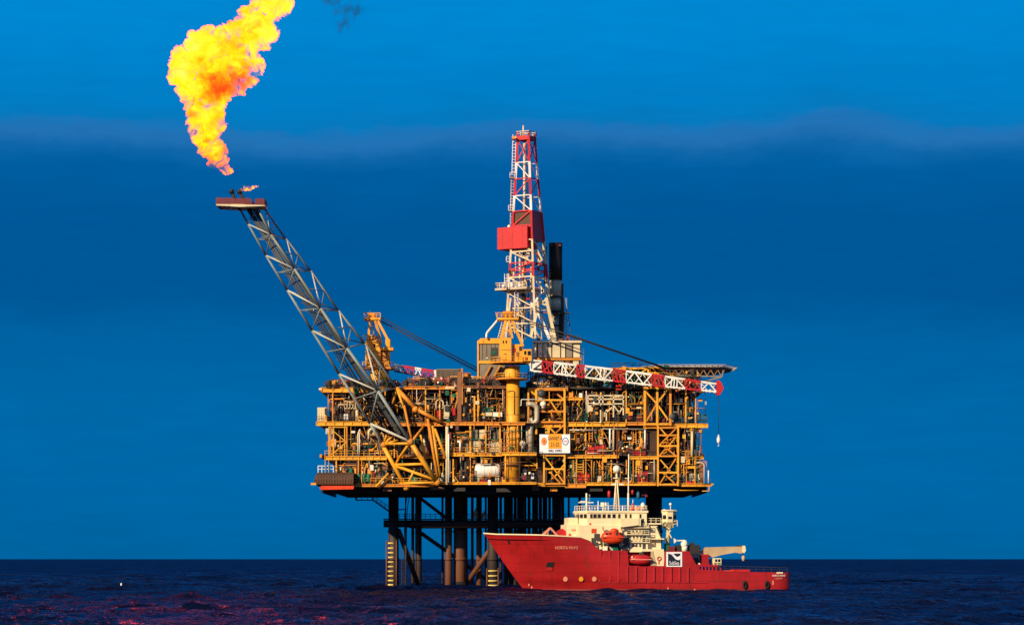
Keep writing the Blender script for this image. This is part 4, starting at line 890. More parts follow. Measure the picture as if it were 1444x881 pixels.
# ================================================================ drilling derrick
def build_derrick():
    YD = 626.0; s_ = YD / F
    cz = lambda py: Z(py, YD)
    t = thing('drilling_derrick', 'tall red and white lattice drilling tower with a solid red box halfway up', 'drilling derrick', P(746, 480, YD))
    PH = R(30)
    ul = Vector((-math.cos(PH), math.sin(PH), 0)); ur = Vector((math.sin(PH), math.cos(PH), 0))   # the two visible faces run left and right of the near corner
    def side(py): return (2.9 + max(0, py - 198) * .0185)
    def cen(py): return Vector((X(742.2 + (py - 198) * .012, YD), YD, cz(py)))
    def corner(py, k):
        h = side(py) / 2; c = cen(py)
        return c + (ul * (h if k in (1, 2) else -h)) + (ur * (h if k in (2, 3) else -h))   # 0 near, 1 left, 2 back, 3 right
    bands = [(188, 230, 0), (230, 253, 1), (253, 277, 0), (277, 299, 1), (299, 340, 0), (340, 372, 2), (372, 392, 0), (392, 436, 2), (436, 480, 2)]
    MM = ['red_paint', 'white_paint', 'cream_paint']
    for k in range(4):
        mb = MB()
        for (a, b, m) in bands:
            mb.m = m; w = (.52 if k != 2 else .25) if b < 300 else (.46 if k != 3 else .85)
            mb.bar(corner(a, k), corner(b, k), w)
        mb.build('leg', MM, t)
    for (a, b, m) in bands:
        if b <= 300: sub = [(a, b)]
        else: sub = [(a, (a + b) / 2), ((a + b) / 2, b)]
        if a == 188: sub = [(198, 230)]
        for (u, v) in sub:
            for k in range(4):
                j = (k + 1) % 4; w = .17 if b < 300 else .22
                MB().bar(corner(u, k), corner(u, j), w * (1.2 if k in (0, 3) else .7)).build('girt', MM[m], t)
                if k in (0, 3):
                    p, q = (corner(u, k), corner(v, j))
                    if m == 1 or m == 2: p, q = corner(v, k), corner(u, j)
                    MB().bar(p, q, w * 1.15).build('brace', MM[m], t)
                    if m == 0 and a == 188: MB().bar(corner(v, k), corner(u, j), w).build('brace', MM[m], t)
    # crown: platform, rails, mast
    c = cen(197); h = 1.75
    cr = MB().obox(c + Vector((0, 0, .2)), ul, ur, Vector((0, 0, 1)), h, h, .45).build('crown_block', 'red_paint', t)
    c2 = cen(192.5); q = [c2 + ul * h - ur * h, c2 - ul * h - ur * h, c2 - ul * h + ur * h, c2 + ul * h + ur * h]
    rm = MB(); rail(rm, q + [q[0]], 1.0, .06, .9); rm.build('guard_rail', 'cream_paint', cr)
    MB().tube(P(738, 193, YD - 1), P(738, 177, YD - 1), .25, 8, .18).build('beacon_mast', 'cream_paint', t)
    MB().tube(P(746, 196, YD - 1.4), P(746, 184, YD - 1.4), .16, 8).build('aerial', 'dark_steel', t)
    MB().box(X(722, YD), X(727, YD), YD - 2, YD + .5, cz(197.5), cz(194.5)).build('crown_bracket', 'yellow_paint', t)
    # guide rails and standing pipes inside
    for px, a, b, w, m in ((739.5, 202, 318, 3.6, 'cream_paint'), (736.8, 300, 320, 2.5, 'rust_steel'), (743, 196, 300, 1.2, 'dark_steel'), (733, 350, 478, 3.0, 'cream_paint'), (738, 350, 478, 1.8, 'dark_steel'), (741, 350, 478, 2.6, 'cream_paint'), (727, 350, 440, 1.6, 'white_paint'), (749, 350, 474, 2.4, 'cream_paint'), (724, 415, 470, 1.6, 'rust_steel'), (745, 395, 474, 1.4, 'dark_steel'), (752.5, 395, 474, 1.4, 'rust_steel')):
        MB().tube(P(px, b, YD - .4), P(px, a, YD - .4), w * .5 * s_, 8).build('guide_rail', m, t)
    # caged ladder and rest platforms on the left corner
    lm = MB(); ladder(lm, P(724, 246, YD), P(725.5, 190, YD), .75, .07, .7); lm.build('caged_ladder', 'white_paint', t)
    lm = MB(); ladder(lm, P(721.5, 318, YD), P(723, 250, YD), .7, .06, .7); lm.build('caged_ladder', 'cream_paint', t)
    for px, py in ((723, 252), (721, 298), (718, 370)):
        b = MB().box(X(px - 4, YD), X(px + 3, YD), YD - 1.2, YD + .6, cz(py), cz(py - 1)).build('rest_platform', 'yellow_paint' if py == 252 else 'cream_paint', t)
        rm = MB(); y = YD - 1.15; rail(rm, [(X(px - 4, YD), y, cz(py - 1)), (X(px + 3, YD), y, cz(py - 1))], 1.1, .06, .6); rm.build('guard_rail', 'white_paint', b)
    # red racking-board enclosure and the windwall above it
    nc = Vector((X(743.5, 622), 622, 0)); zt, zb = Z(318.5, 622), Z(349, 622)
    W1, W2 = 8.1, 4.7
    wb = MB().obox(Vector((nc.x, nc.y, (zt + zb) / 2)) + ul * W1 / 2 + ur * W2 / 2, ul, ur, Vector((0, 0, 1)), W1 / 2, W2 / 2, (zt - zb) / 2)
    enc = wb.build('racking_enclosure', 'red_paint', t)
    ribs = MB(); 
    for k in range(3): p = nc + ul * (W1 * (k + .5) / 3) - ur * .012; ribs.obox(Vector((p.x, p.y, (zt + zb) / 2)), ul, ur, Vector((0, 0, 1)), .035, .02, (zt - zb) / 2 - .1)
    for k in range(2): p = nc + ur * (W2 * (k + .5) / 2) - (-ul) * -.012 ; ribs.obox(Vector((p.x, p.y, (zt + zb) / 2)) - ul * .02, ur, ul, Vector((0, 0, 1)), .035, .02, (zt - zb) / 2 - .1)
    ribs.build('seam', 'maroon_paint', enc)
    MB().ball(nc + ul * (W1 - 2.6) + ur * 1 + Vector((0, 0, zt + .3)), .4, 10).build('lamp', 'lamp_white', enc)
    for k, m in ((3, 'red_paint'), (0, 'brown_wall')):
        j = (k + 1) % 4
        a, b = corner(299.5, k), corner(299.5, j); c_, d = corner(342 if k == 3 else 320, j), corner(342 if k == 3 else 320, k)
        o = (ul * -.25 if k == 3 else ur * .5)
        vs = [a + o, b + o, c_ + o, d + o]; vs2 = [v - o * .4 for v in vs]
        MB().add(vs + vs2, [(0, 1, 2, 3), (7, 6, 5, 4), (0, 4, 5, 1), (1, 5, 6, 2), (2, 6, 7, 3), (3, 7, 4, 0)]).build('windwall', m, t)
    # lower stage platform with rails and lamps
    st = MB().obox(cen(409) - ur * 1.2 + ul * 1.6, ul, ur, Vector((0, 0, 1)), 4.3, 4.2, .25).build('stage_platform', 'galvanised', t)
    c3 = cen(407) - ur * 1.2 + ul * 1.6; q = [c3 + ul * 4.2 + ur * 4.1, c3 + ul * 4.2 - ur * 4.1, c3 - ul * 4.2 - ur * 4.1]
    rm = MB(); rail(rm, q, 1.1, .06, 1.0); rm.build('guard_rail', 'cream_paint', st)
    lm = MB(); ladder(lm, P(714.5, 407, YD - 4), P(714.5, 386, YD - 4), 1.0, .07, .6); lm.build('caged_ladder', 'white_paint', t)
    lm = MB(); ladder(lm, P(728, 470, YD - 3), P(728, 412, YD - 3), .8, .06, .6); lm.build('caged_ladder', 'white_paint', t)
    for px, py in ((710, 403.5), (738, 402), (733, 402.5)): MB().ball(P(px, py, YD - 4.8), .42, 10).build('lamp', 'lamp_white', st)
    # raking struts and clutter at the foot
    for a, b, w, m in (((757, 396), (766, 412), 3, 'white_paint'), ((766, 408), (753, 428), 3, 'white_paint'), ((762, 420), (748, 476), 4, 'cream_paint'), ((757, 436), (775, 478), 4.2, 'white_paint'), ((770, 420), (783, 480), 4.4, 'cream_paint'), ((752, 424), (770, 430), 2.4, 'cream_paint'), ((750, 432), (772, 422), 2, 'cream_paint'), ((753, 440), (776, 441), 2, 'rust_steel'), ((748, 455), (762, 478), 2.4, 'galvanised'), ((764, 445), (764, 478), 2, 'cream_paint'), ((720, 420), (713, 478), 2.6, 'cream_paint'), ((716, 440), (730, 440), 1.8, 'rust_steel'), ((727, 425), (737, 445), 1.6, 'cream_paint'), ((745, 428), (735, 450), 1.6, 'rust_steel'), ((757, 352), (764, 366), 2.4, 'cream_paint'), ((765, 366), (756, 372), 2, 'cream_paint'), ((754, 372), (764, 372), 2, 'red_paint')):
        MB().bar(P(*a, YD - 2.6), P(*b, YD - 2.6), w * s_).build('strut', m, t)
    for a, b, y in (((768.5, 347), (769.5, 400), YD + 1.5),):
        MB().tube(P(*b, y), P(*a, y), .45, 10).build('vent_pipe', 'dark_steel', t)
    for k in range(46):
        x = rnd.uniform(714, 760); y0 = rnd.uniform(350, 455); L = rnd.uniform(4, 14)
        mb = MB().bev(X(x, YD), X(x + rnd.uniform(2, 5), YD), YD - 1.5, YD - .3, Z(y0 + L, YD), Z(y0, YD), .06); mb.build('equipment_box', rnd.choice(['cream_paint', 'rust_steel', 'galvanised', 'dark_steel', 'red_paint', 'white_paint']), t)
build_derrick()
# ================================================================ exhaust stack
def build_stack():
    Y = 631; t = thing('exhaust_stack', 'wide exhaust stack, black at the top and bare metal below, behind the drilling tower', 'chimney', P(783.5, 482, Y))
    r = 9.4 * Y / F
    def cyl(a, b, rr, m, name, px=783.5): MB().tube(P(px, b, Y), P(px, a, Y), rr, 28).build(name, m, t)
    mb = MB(); c = P(783.5, 395, Y); top = Z(343, Y) - c.z
    mb.lathe(c, (0, 0, 1), [(0, r), (top * .5, r), (top - .5, r), (top - .4, r * 1.04), (top, r * 1.04), (top + .02, r * .88), (top - 3, r * .86), (top - 3.05, .1)], 28); mb.build('black_pipe', 'soot_and_shade', t)
    for px in (778, 789): MB().box(X(px - 2, Y), X(px + 2, Y), Y - r * .93, Y - r * .80, Z(348, Y), Z(345.5, Y)).build('marking', 'maroon_paint', t)
    cyl(395, 420, r * .92, 'galvanised', 'steel_pipe'); cyl(420, 440, r * .86, 'galvanised', 'steel_pipe'); cyl(440, 480, r * .70, 'galvanised', 'steel_pipe', 781.5)
    cyl(400, 482, .55, 'dark_steel', 'vent_pipe', 791.5)
    for py, k in ((420, 1.02), (440, 1.02), (460, .8)): MB().lathe(P(783.2, py, Y), (0, 0, 1), [(0, r * .8), (0, r * k), (.3, r * k), (.3, r * .8)], 24).build('ring', 'dark_steel', t)
    b = MB().box(X(778, Y), X(803, Y), Y - 2.6, Y - .6, Z(443.5, Y), Z(442, Y)).build('platform', 'dark_steel', t)
    lm = MB(); ladder(lm, P(797, 474, Y), P(797, 420, Y), .7, .07, .8); lm.build('ladder', 'boom_grey', t)
    for a, c in (((797, 420), (806, 474)), ((795, 425), (797, 474)), ((798, 448), (804, 460))): MB().bar(P(*a, Y), P(*c, Y), .2).build('stay', 'boom_grey', t)
build_stack()
# ================================================================ drilling module on the top deck
def build_modules():
    Y = YF + 7
    t = thing('drilling_module', 'pale grey panelled module under the drilling tower, above the red and white jib', 'module building', P(785, 530, Y))
    MB().box(X(752, Y), X(819, Y), Y, Y + 22, Z(506, Y), Z(480, Y)).build('body', 'dark_panel', t)
    for a, b in ((752, 757), (758.5, 765), (766, 772), (773.5, 777.5), (779, 790), (791.5, 797), (798.5, 807), (808.5, 818)):
        mb = MB(); mb.bev(X(a, Y), X(b, Y), Y - .45, Y - .01, Z(504, Y), Z(484 if b - a < 9 else 486, Y), .05); mb.build('panel', rnd.choice(['cream_paint', 'grey_panel', 'cream_paint']), t)
    MB().box(X(751, Y), X(820, Y), Y - .7, Y - .02, Z(483.5, Y), Z(480.5, Y)).build('cornice', 'cream_paint', t)
    MB().box(X(751, Y), X(820, Y), Y - .8, Y - .03, Z(508, Y), Z(505, Y)).build('girder', 'orange_paint', t)
    MB().box(X(754, Y), X(818, Y), Y - .3, Y + 20, Z(516, Y), Z(508.2, Y)).build('lower_body', 'brown_wall', t)
    for a, b, m in ((768, 779, 'dark_panel'), (783, 795, 'grey_panel'), (797, 803, 'rust_steel'), (808, 816, 'cream_paint')): MB().box(X(a, Y), X(b, Y), Y - .5, Y - .31, Z(515.5, Y), Z(509, Y)).build('panel', m, t)
    rm = MB(); rail(rm, [(X(752, Y), Y, Z(480, Y)), (X(818, Y), Y, Z(480, Y))], 1.1, .06, 1.2); rm.build('guard_rail', 'dark_steel', t)
    for px, py, w, h, m in ((777, 480, 8, 6, 'galvanised'), (797, 480, 5, 5, 'maroon_paint'), (800, 480, 3, 8, 'scarlet_paint'), (788, 480, 6, 3.5, 'rust_steel'), (757, 480, 5, 4, 'rust_steel'), (808, 480, 7, 3, 'dark_panel')):
        MB().bev(X(px, Y), X(px + w, Y), Y + 2, Y + 4, Z(py, Y), Z(py - h, Y), .05).build('roof_unit', m, t)
    lm = MB(); ladder(lm, P(821, 520, Y - .5), P(821, 492, Y - .5), .6, .06, .6); lm.build('ladder', 'boom_grey', t)
    # support legs down to the deck
    for px in (756, 785, 815): MB().box(X(px - 1.5, Y), X(px + 1.5, Y), Y + .5, Y + 1.5, Z(545), Z(516, Y)).build('support_leg', 'dark_steel', t)
    # left-hand building with orange frame
    Y = YF + 6
    t = thing('plant_building', 'grey clad building with orange frame and sloping orange roof behind the crane', 'building', P(692, 540, Y))
    MB().box(X(674.5, Y), X(712, Y), Y, Y + 14, Z(541, Y), Z(484.5, Y)).build('wall', 'grey_panel', t)
    for a in (680, 686, 692, 698): MB().box(X(a, Y), X(a + .5, Y), Y - .08, Y - .01, Z(508, Y), Z(485, Y)).build('seam', 'dark_panel', t)
    MB().prism([(X(673, Y), Z(484.5, Y)), (X(713, Y), Z(484.5, Y)), (X(713, Y), Z(477, Y)), (X(678, Y), Z(477, Y)), (X(673, Y), Z(481, Y))], Y - .35, Y + 14.3).build('roof', 'yellow_paint', t)
    for x0, x1, y0, y1 in ((673, 675.2, 484.6, 541), (675.3, 712, 508.5, 512.5), (710, 712.5, 485, 508)): MB().box(X(x0, Y), X(x1, Y), Y - .3, Y - .09, Z(y1, Y), Z(y0, Y)).build('frame', 'yellow_paint', t)
    MB().box(X(693, Y), X(701, Y), Y - .2, Y - .1, Z(506, Y), Z(490, Y)).build('louvre', 'dark_panel', t); MB().box(X(694, Y), X(699, Y), Y - .3, Y - .21, Z(499, Y), Z(495, Y)).build('louvre', 'green_paint', t)
    MB().path([P(686, 477, Y - 1), P(686, 470, Y - 1), P(704.5, 448, Y - 3)], .26, 10).build('vent_pipe', 'white_paint', t)
    for k, (a, b) in enumerate((((676, 541), (690, 514)), ((688, 541), (703, 514)))):   # twin grey chutes against the front
        d = P(*b, Y - .9) - P(*a, Y - .9); MB().bar(P(*a, Y - .9), P(*b, Y - .9), .5, 1.1).build('chute', 'grey_panel', t)
        MB().bar(P(a[0] + 3, a[1], Y - 1.2), P(b[0] + 3, b[1], Y - 1.2), .22, .3).build('chute_rail', 'orange_paint', t)
    bo = MB().ball(P(682, 537.5, YF + .8), .5, 14); solo(bo, 'pressure_vessel', 'red_paint', 'small round bright red vessel in front of the grey chutes', 'vessel', P(682, 540, YF + .8))
    # container and racks left of it
    Y = YF + 3
    t = thing('shipping_container', 'long grey brown corrugated container on the top deck under the crane cables', 'container', P(632, 533, Y))
    MB().box(X(615, Y), X(652, Y), Y, Y + 3, Z(534, Y), Z(520, Y)).build('body', 'grey_panel', t)
    mb = MB()
    for k in range(20): x = X(616 + k * 1.75, Y); mb.box(x, x + .13, Y - .07, Y - .005, Z(533, Y), Z(521, Y))
    mb.build('corrugation', 'brown_wall', t); MB().box(X(652, Y) - .3, X(652, Y) + .05, Y - .1, Y - .005, Z(534, Y), Z(519.5, Y)).build('corner_post', 'orange_paint', t)
    t = thing('pipe_rack', 'dark red rack stacked with pipes and lamps under the grey container', 'rack', P(628, 546, YF + 1.5))
    for k in range(9):
        px = 606 + k * 5; MB().box(X(px), X(px + .9), YF + 1.4, YF + 1.7, Z(546), Z(531)).build('post', 'maroon_paint', t)
    for k in range(5): MB().tube(P(604, 534.5 + k * 2.4) + Vector((0, 1.2 + .2 * k, 0)), P(650, 534.5 + k * 2.4) + Vector((0, 1.2 + .2 * k, 0)), .17, 8).build('pipe', rnd.choice(['maroon_paint', 'red_paint', 'dark_steel', 'rust_steel']), t)
    t = thing('shipping_container', 'small orange brown container beside the tall flat duct', 'container', P(658, 534, Y))
    MB().bev(X(653, Y), X(664, Y), Y, Y + 2.6, Z(534, Y), Z(525, Y), .06).build('body', 'rust_steel', t); MB().box(X(655, Y), X(662, Y), Y - .06, Y - .004, Z(532.5, Y), Z(527, Y)).build('door', 'orange_paint', t)
    # dark upper module behind the jib
    Y = YF + 12
    t = thing('utility_module', 'dark windowless module on the top deck behind the red and white jib', 'module building', P(860, 545, Y))
    MB().box(X(822, Y), X(978, Y), Y, YBK - 6, Z(545, Y), Z(523, Y)).build('wall', 'dark_panel', t)
    for k in range(12): MB().box(X(826 + k * 12.5, Y), X(827 + k * 12.5, Y), Y - .2, Y - .01, Z(545, Y), Z(523, Y)).build('stiffener', 'dark_steel', t)
    MB().box(X(820, Y), X(980, Y), Y - .5, YBK - 5.5, Z(522.8, Y), Z(521, Y)).build('roof', 'rust_steel', t)
    b = MB(); px_box(868.5, 876, 542.6, 549.5, YF - .3, YF + 1.2, b); solo(b, 'equipment_crate', 'scarlet_paint', 'bright red square crate under the middle of the jib', 'crate', P(872, 549.5, YF - .3))
    for x0, x1, y0, y1, m, l in ((850, 858, 539, 546, 'blue_paint', 'blue drum left of the bright red crate under the jib'), (859, 866, 537, 547, 'blue_paint', 'tall blue drum next to the bright red crate under the jib'), (878, 885, 541, 550, 'dark_panel', 'dark grey tank right of the bright red crate')):
        mb = MB(); mb.capsule(P((x0 + x1) / 2, y1, YF + 1), P((x0 + x1) / 2, y0, YF + 1), (x1 - x0) * .08, 14); solo(mb, 'drum', m, l, 'drum', P((x0 + x1) / 2, y1, YF + 1))
build_modules()
# ================================================================ pedestal cranes
def crane_head(t, px, Y, k, y_top, y_body0, y_body1, flip=1):
    """machinery house, A-frame and top platform, px = centre in pixels"""
    s = Y / F * k
    zt, zb = Z(y_body0, Y), Z(y_body1, Y); x = X(px, Y)
    h = MB(); h.bev(x - 9.5 * s * k, x + 8 * s, Y - 2.0, Y + 2.6, zb, zt, .12)
    house = h.build('machinery_house', 'yellow_paint', t)
    return house, x, s
def build_crane_main():
    Y = YF - 1.2
    t = thing('pedestal_crane', 'large yellow pedestal crane with red and white jib reaching right across the platform', 'crane', P(723.5, 682, Y))
    r = 9.4 * .16
    pd = MB().lathe(P(723.5, 682, Y), (0, 0, 1), [(0, r), (Z(537, Y) - Z(682, Y), r)], 32).build('pedestal', 'yellow_paint', t, label='fat yellow column in front of the decks')
    for py in (560, 585, 612, 640, 662): MB().lathe(P(723.5, py, Y), (0, 0, 1), [(0, r * .9), (0, r * 1.03), (.14, r * 1.03), (.14, r * .9)], 32).build('weld_ring', 'orange_paint', pd)
    MB().lathe(P(723.5, 656, Y), (0, 0, 1), [(0, r * .9), (0, r * 1.5), (.25, r * 1.55), (.25, r * .9)], 24).build('collar', 'rust_steel', pd)
    MB().lathe(P(722.5, 537, Y), (0, 0, 1), [(0, r * .9), (.6, r * 1.1), (Z(516, Y) - Z(537, Y), r * 1.15)], 32).build('slew_ring', 'yellow_paint', t)
    def gallery(px, py, rr, n=18):
        c = P(px, py, Y); g = MB().lathe(c, (0, 0, 1), [(0, .5), (0, rr), (.3, rr), (.3, .5)], n).build('gallery', 'orange_paint', t)
        rm = MB(); pts = [c + Vector((math.cos(a) * rr * .97, math.sin(a) * rr * .97, .3)) for a in [2 * math.pi * i / n for i in range(n + 1)]]
        rail(rm, pts, 1.05, .055, 1.1); rm.build('guard_rail', 'yellow_paint', g)
    gallery(722.5, 535.5, 3.7); gallery(718, 513, 4.2)
    MB().box(X(693, Y), X(747, Y), Y - 1.8, Y + 2.4, Z(513, Y), Z(510.5, Y)).build('turntable', 'yellow_paint', t)
    h = MB().bev(X(704.5, Y), X(721.5, Y), Y - 2.4, Y + 1.2, Z(510.5, Y), Z(477, Y), .1).build('machinery_house', 'yellow_paint', t)
    for a in (709, 713): MB().box(X(a, Y), X(a + 1.8, Y), Y - 2.46, Y - 2.405, Z(485, Y), Z(481.5, Y)).build('window', 'window_glass', h)
    MB().box(X(706, Y), X(720, Y), Y - 2.47, Y - 2.405, Z(494.6, Y), Z(494, Y)).build('seam', 'rust_steel', h); MB().box(X(711, Y), X(714.5, Y), Y - 2.46, Y - 2.405, Z(501, Y), Z(499.5, Y)).build('vent', 'rust_steel', h)
    b = MB().bev(X(722, Y), X(737.5, Y), Y - 1.4, Y + 2.2, Z(510.5, Y), Z(486, Y), .1).build('winch_house', 'yellow_paint', t)
    for a, c, m in (((724, 497, 727, 491), 0, 'red_paint'), ((728, 503, 732, 497), 0, 'rust_steel'), ((732, 495, 736, 489), 0, 'dark_steel')): MB().box(X(a[0], Y), X(a[2], Y), Y - 1.5, Y - 1.405, Z(a[1], Y), Z(a[3], Y)).build('hatch', m, b)
    cb = MB().bev(X(737, Y), X(750, Y), Y - 2.6, Y - .2, Z(510, Y), Z(493.5, Y), .1).build('operator_cab', 'yellow_paint', t)
    MB().box(X(739, Y), X(742, Y), Y - 2.66, Y - 2.605, Z(501, Y), Z(496, Y)).build('window', 'window_glass', cb); MB().box(X(744, Y), X(748.5, Y), Y - 2.66, Y - 2.605, Z(502, Y), Z(496, Y)).build('window', 'window_glass', cb); MB().box(X(740, Y), X(743, Y), Y - 2.9, Y - 2.62, Z(508, Y), Z(504.5, Y)).build('extinguisher', 'scarlet_paint', cb)
    for (a, b, yy, w) in (((713, 452), (706.5, 477), -2.0, 3.4), ((713.5, 452), (708, 477), 1.0, 3.0), ((717.5, 452), (722.5, 477), -2.0, 3.2), ((722, 452), (737.5, 488), -1.6, 3.6), ((722.5, 452), (737, 488), 1.5, 3.2), ((718, 455), (718.5, 477), .6, 1.6)):
        MB().bar(P(a[0], a[1], Y + yy), P(b[0], b[1], Y + yy), w * .16).build('frame_leg', 'yellow_paint', t)
    for (a, b) in (((709.5, 466), (720.5, 466)), ((726, 463), (721, 470))): MB().bar(P(*a, Y - 2.0), P(*b, Y - 2.0), .25).build('frame_tie', 'yellow_paint', t)
    tp = MB().box(X(701, Y), X(731, Y), Y - 2.3, Y + 2.0, Z(452, Y), Z(449, Y)).build('top_platform', 'yellow_paint', t)
    rm = MB(); rail(rm, [(X(701, Y), Y - 2.2, Z(449, Y)), (X(731, Y), Y - 2.2, Z(449, Y))], 1.1, .07, .9); rm.build('guard_rail', 'yellow_paint', tp)
    MB().bev(X(709, Y), X(723, Y), Y - 1.6, Y + 1.4, Z(449, Y), Z(439.5, Y), .2).build('sheave_block', 'orange_paint', t)
    MB().bar(P(701, 449, Y), P(699, 440, Y), .14).build('aerial', 'yellow_paint', t)
    lm = MB(); ladder(lm, P(704, 477, Y - 1.5), P(710.5, 452, Y - 1.5), .7, .06, .6); lm.build('ladder', 'cream_paint', t)
    # lattice jib -------------------------------------------------
    T0, T1, B0, B1 = (748, 504), (1010, 541), (748, 521), (1010, 552)
    segs = [(748, 764, 1), (764, 781, 0), (781, 813, 1), (813, 825, 0), (825, 864, 1), (864, 883, 0), (883, 919, 1), (919, 938, 0), (938, 966, 1), (966, 989, 0), (989, 1010, 1)]
    YJB = Y - 1.9
    def tp_(px): k = (px - 748) / 262; return 507.5 + 33.5 * k - 2.0 * math.sin(math.pi * k)
    def bt_(px): k = (px - 748) / 262; return 522 + 30 * k + 1.2 * math.sin(math.pi * k)
    def jp(px, top, back): return P(px, tp_(px) if top else bt_(px), YJB) + Vector((0, 2.3 if back else 0, 0))
    jib = thing_part('jib', t, P(748, 515, YJB))
    MM = ['red_paint', 'white_paint']
    for top in (0, 1):
        for back in (0, 1):
            mb = MB()
            for a, b, m in segs: mb.m = m; mb.bar(jp(a, top, back), jp(b, top, back), .34 if not back else .28)
            mb.build('chord', MM, jib)
    lace = {0: MB(), 1: MB()}
    for a, b, m in segs:
        n = max(1, round((b - a) / 12.5))
        for i in range(n):
            u, v = a + (b - a) * i / n, a + (b - a) * (i + 1) / n
            for back in (0, 1):
                mb = MB(); up = (i % 2 == 0) ^ (back == 1)
                mb.bar(jp(u, 0 if up else 1, back), jp(v, 1 if up else 0, back), .27 if not back else .15); mb.build('lacing', MM[m], jib)
            mb = MB(); mb.bar(jp(u, 1, 0), jp(v, 1, 1), .16); mb.build('lacing', MM[m], jib)
            if i == 0:
                mb = MB(); mb.bar(jp(u, 0, 0), jp(u, 1, 0), .2); mb.bar(jp(u, 0, 1), jp(u, 1, 1), .18); mb.bar(jp(u, 1, 0), jp(u, 1, 1), .18); mb.bar(jp(u, 0, 0), jp(u, 0, 1), .18); mb.build('frame_tie', MM[m], jib)
    # denser splice bays
    for px in (792, 797, 846, 851, 946, 950, 954): MB().bar(jp(px, 0, 0), jp(px + 1.5, 1, 0), .26).build('lacing', 'white_paint', jib)
    for a, b in ((813, 826), (867, 880), (764, 780), (921, 936)):
        for i in range(3):
            u = a + (b - a) * i / 3; MB().bar(jp(u, 1, 0), jp(u + (b - a) / 3, 0, 0), .24).build('lacing', 'red_paint', jib)
    MB().prism([(X(1009), Z(538)), (X(1012), Z(537)), (X(1016), Z(541)), (X(1019), Z(549)), (X(1014), Z(557)), (X(1010), Z(559)), (X(1008.5), Z(554))], YJB - .2, YJB + 2.5).build('jib_head', 'red_paint', jib)
    MB().prism([(X(744), Z(512)), (X(764), Z(508.5)), (X(764), Z(521)), (X(748), Z(519))], YJB + .3, YJB + 2.0).build('jib_foot', 'white_paint', jib)
    # luffing pendants to mid jib, hoist wire, hook
    for dy in (0, 2.0):
        MB().tube(P(730, 447, Y - 1 + dy), P(935 + dy * 2, 518.5, YJB + .3 + dy * .7), .13, 6).build('pendant', 'cable', t)
    MB().tube(P(730, 450, Y), P(800, 474.5, Y - .4), .10, 6).build('pendant', 'cable', t)
    MB().tube(P(800, 472.5, Y - .2), P(930, 516.5, YJB + 1.1), .15, 6).build('pendant', 'cable', t)
    MB().tube(P(938, 520, YJB + 1), P(1009, 540, YJB + 1.1), .07, 6).build('hoist_wire', 'cable', t)
    MB().tube(P(1013.3, 557, YJB + 1), P(1013.3, 614, YJB + 1), .065, 6).build('hoist_wire', 'cable', t)
    hk = MB().lathe(P(1013.3, 626, YJB + 1), (0, 0, 1), [(0, .07), (.3, .22), (.55, .40), (1.2, .44), (1.5, .25), (2.2, .08)], 12).build('hook_block', 'white_paint', t)
    c = P(1013.3, 627.5, YJB + 1); MB().path([c + Vector((0, 0, .3)), c + Vector((.12, 0, 0)), c + Vector((0, 0, -.25)), c + Vector((-.2, 0, -.1))], .05, 6).build('hook', 'white_paint', hk)
build_crane_main()
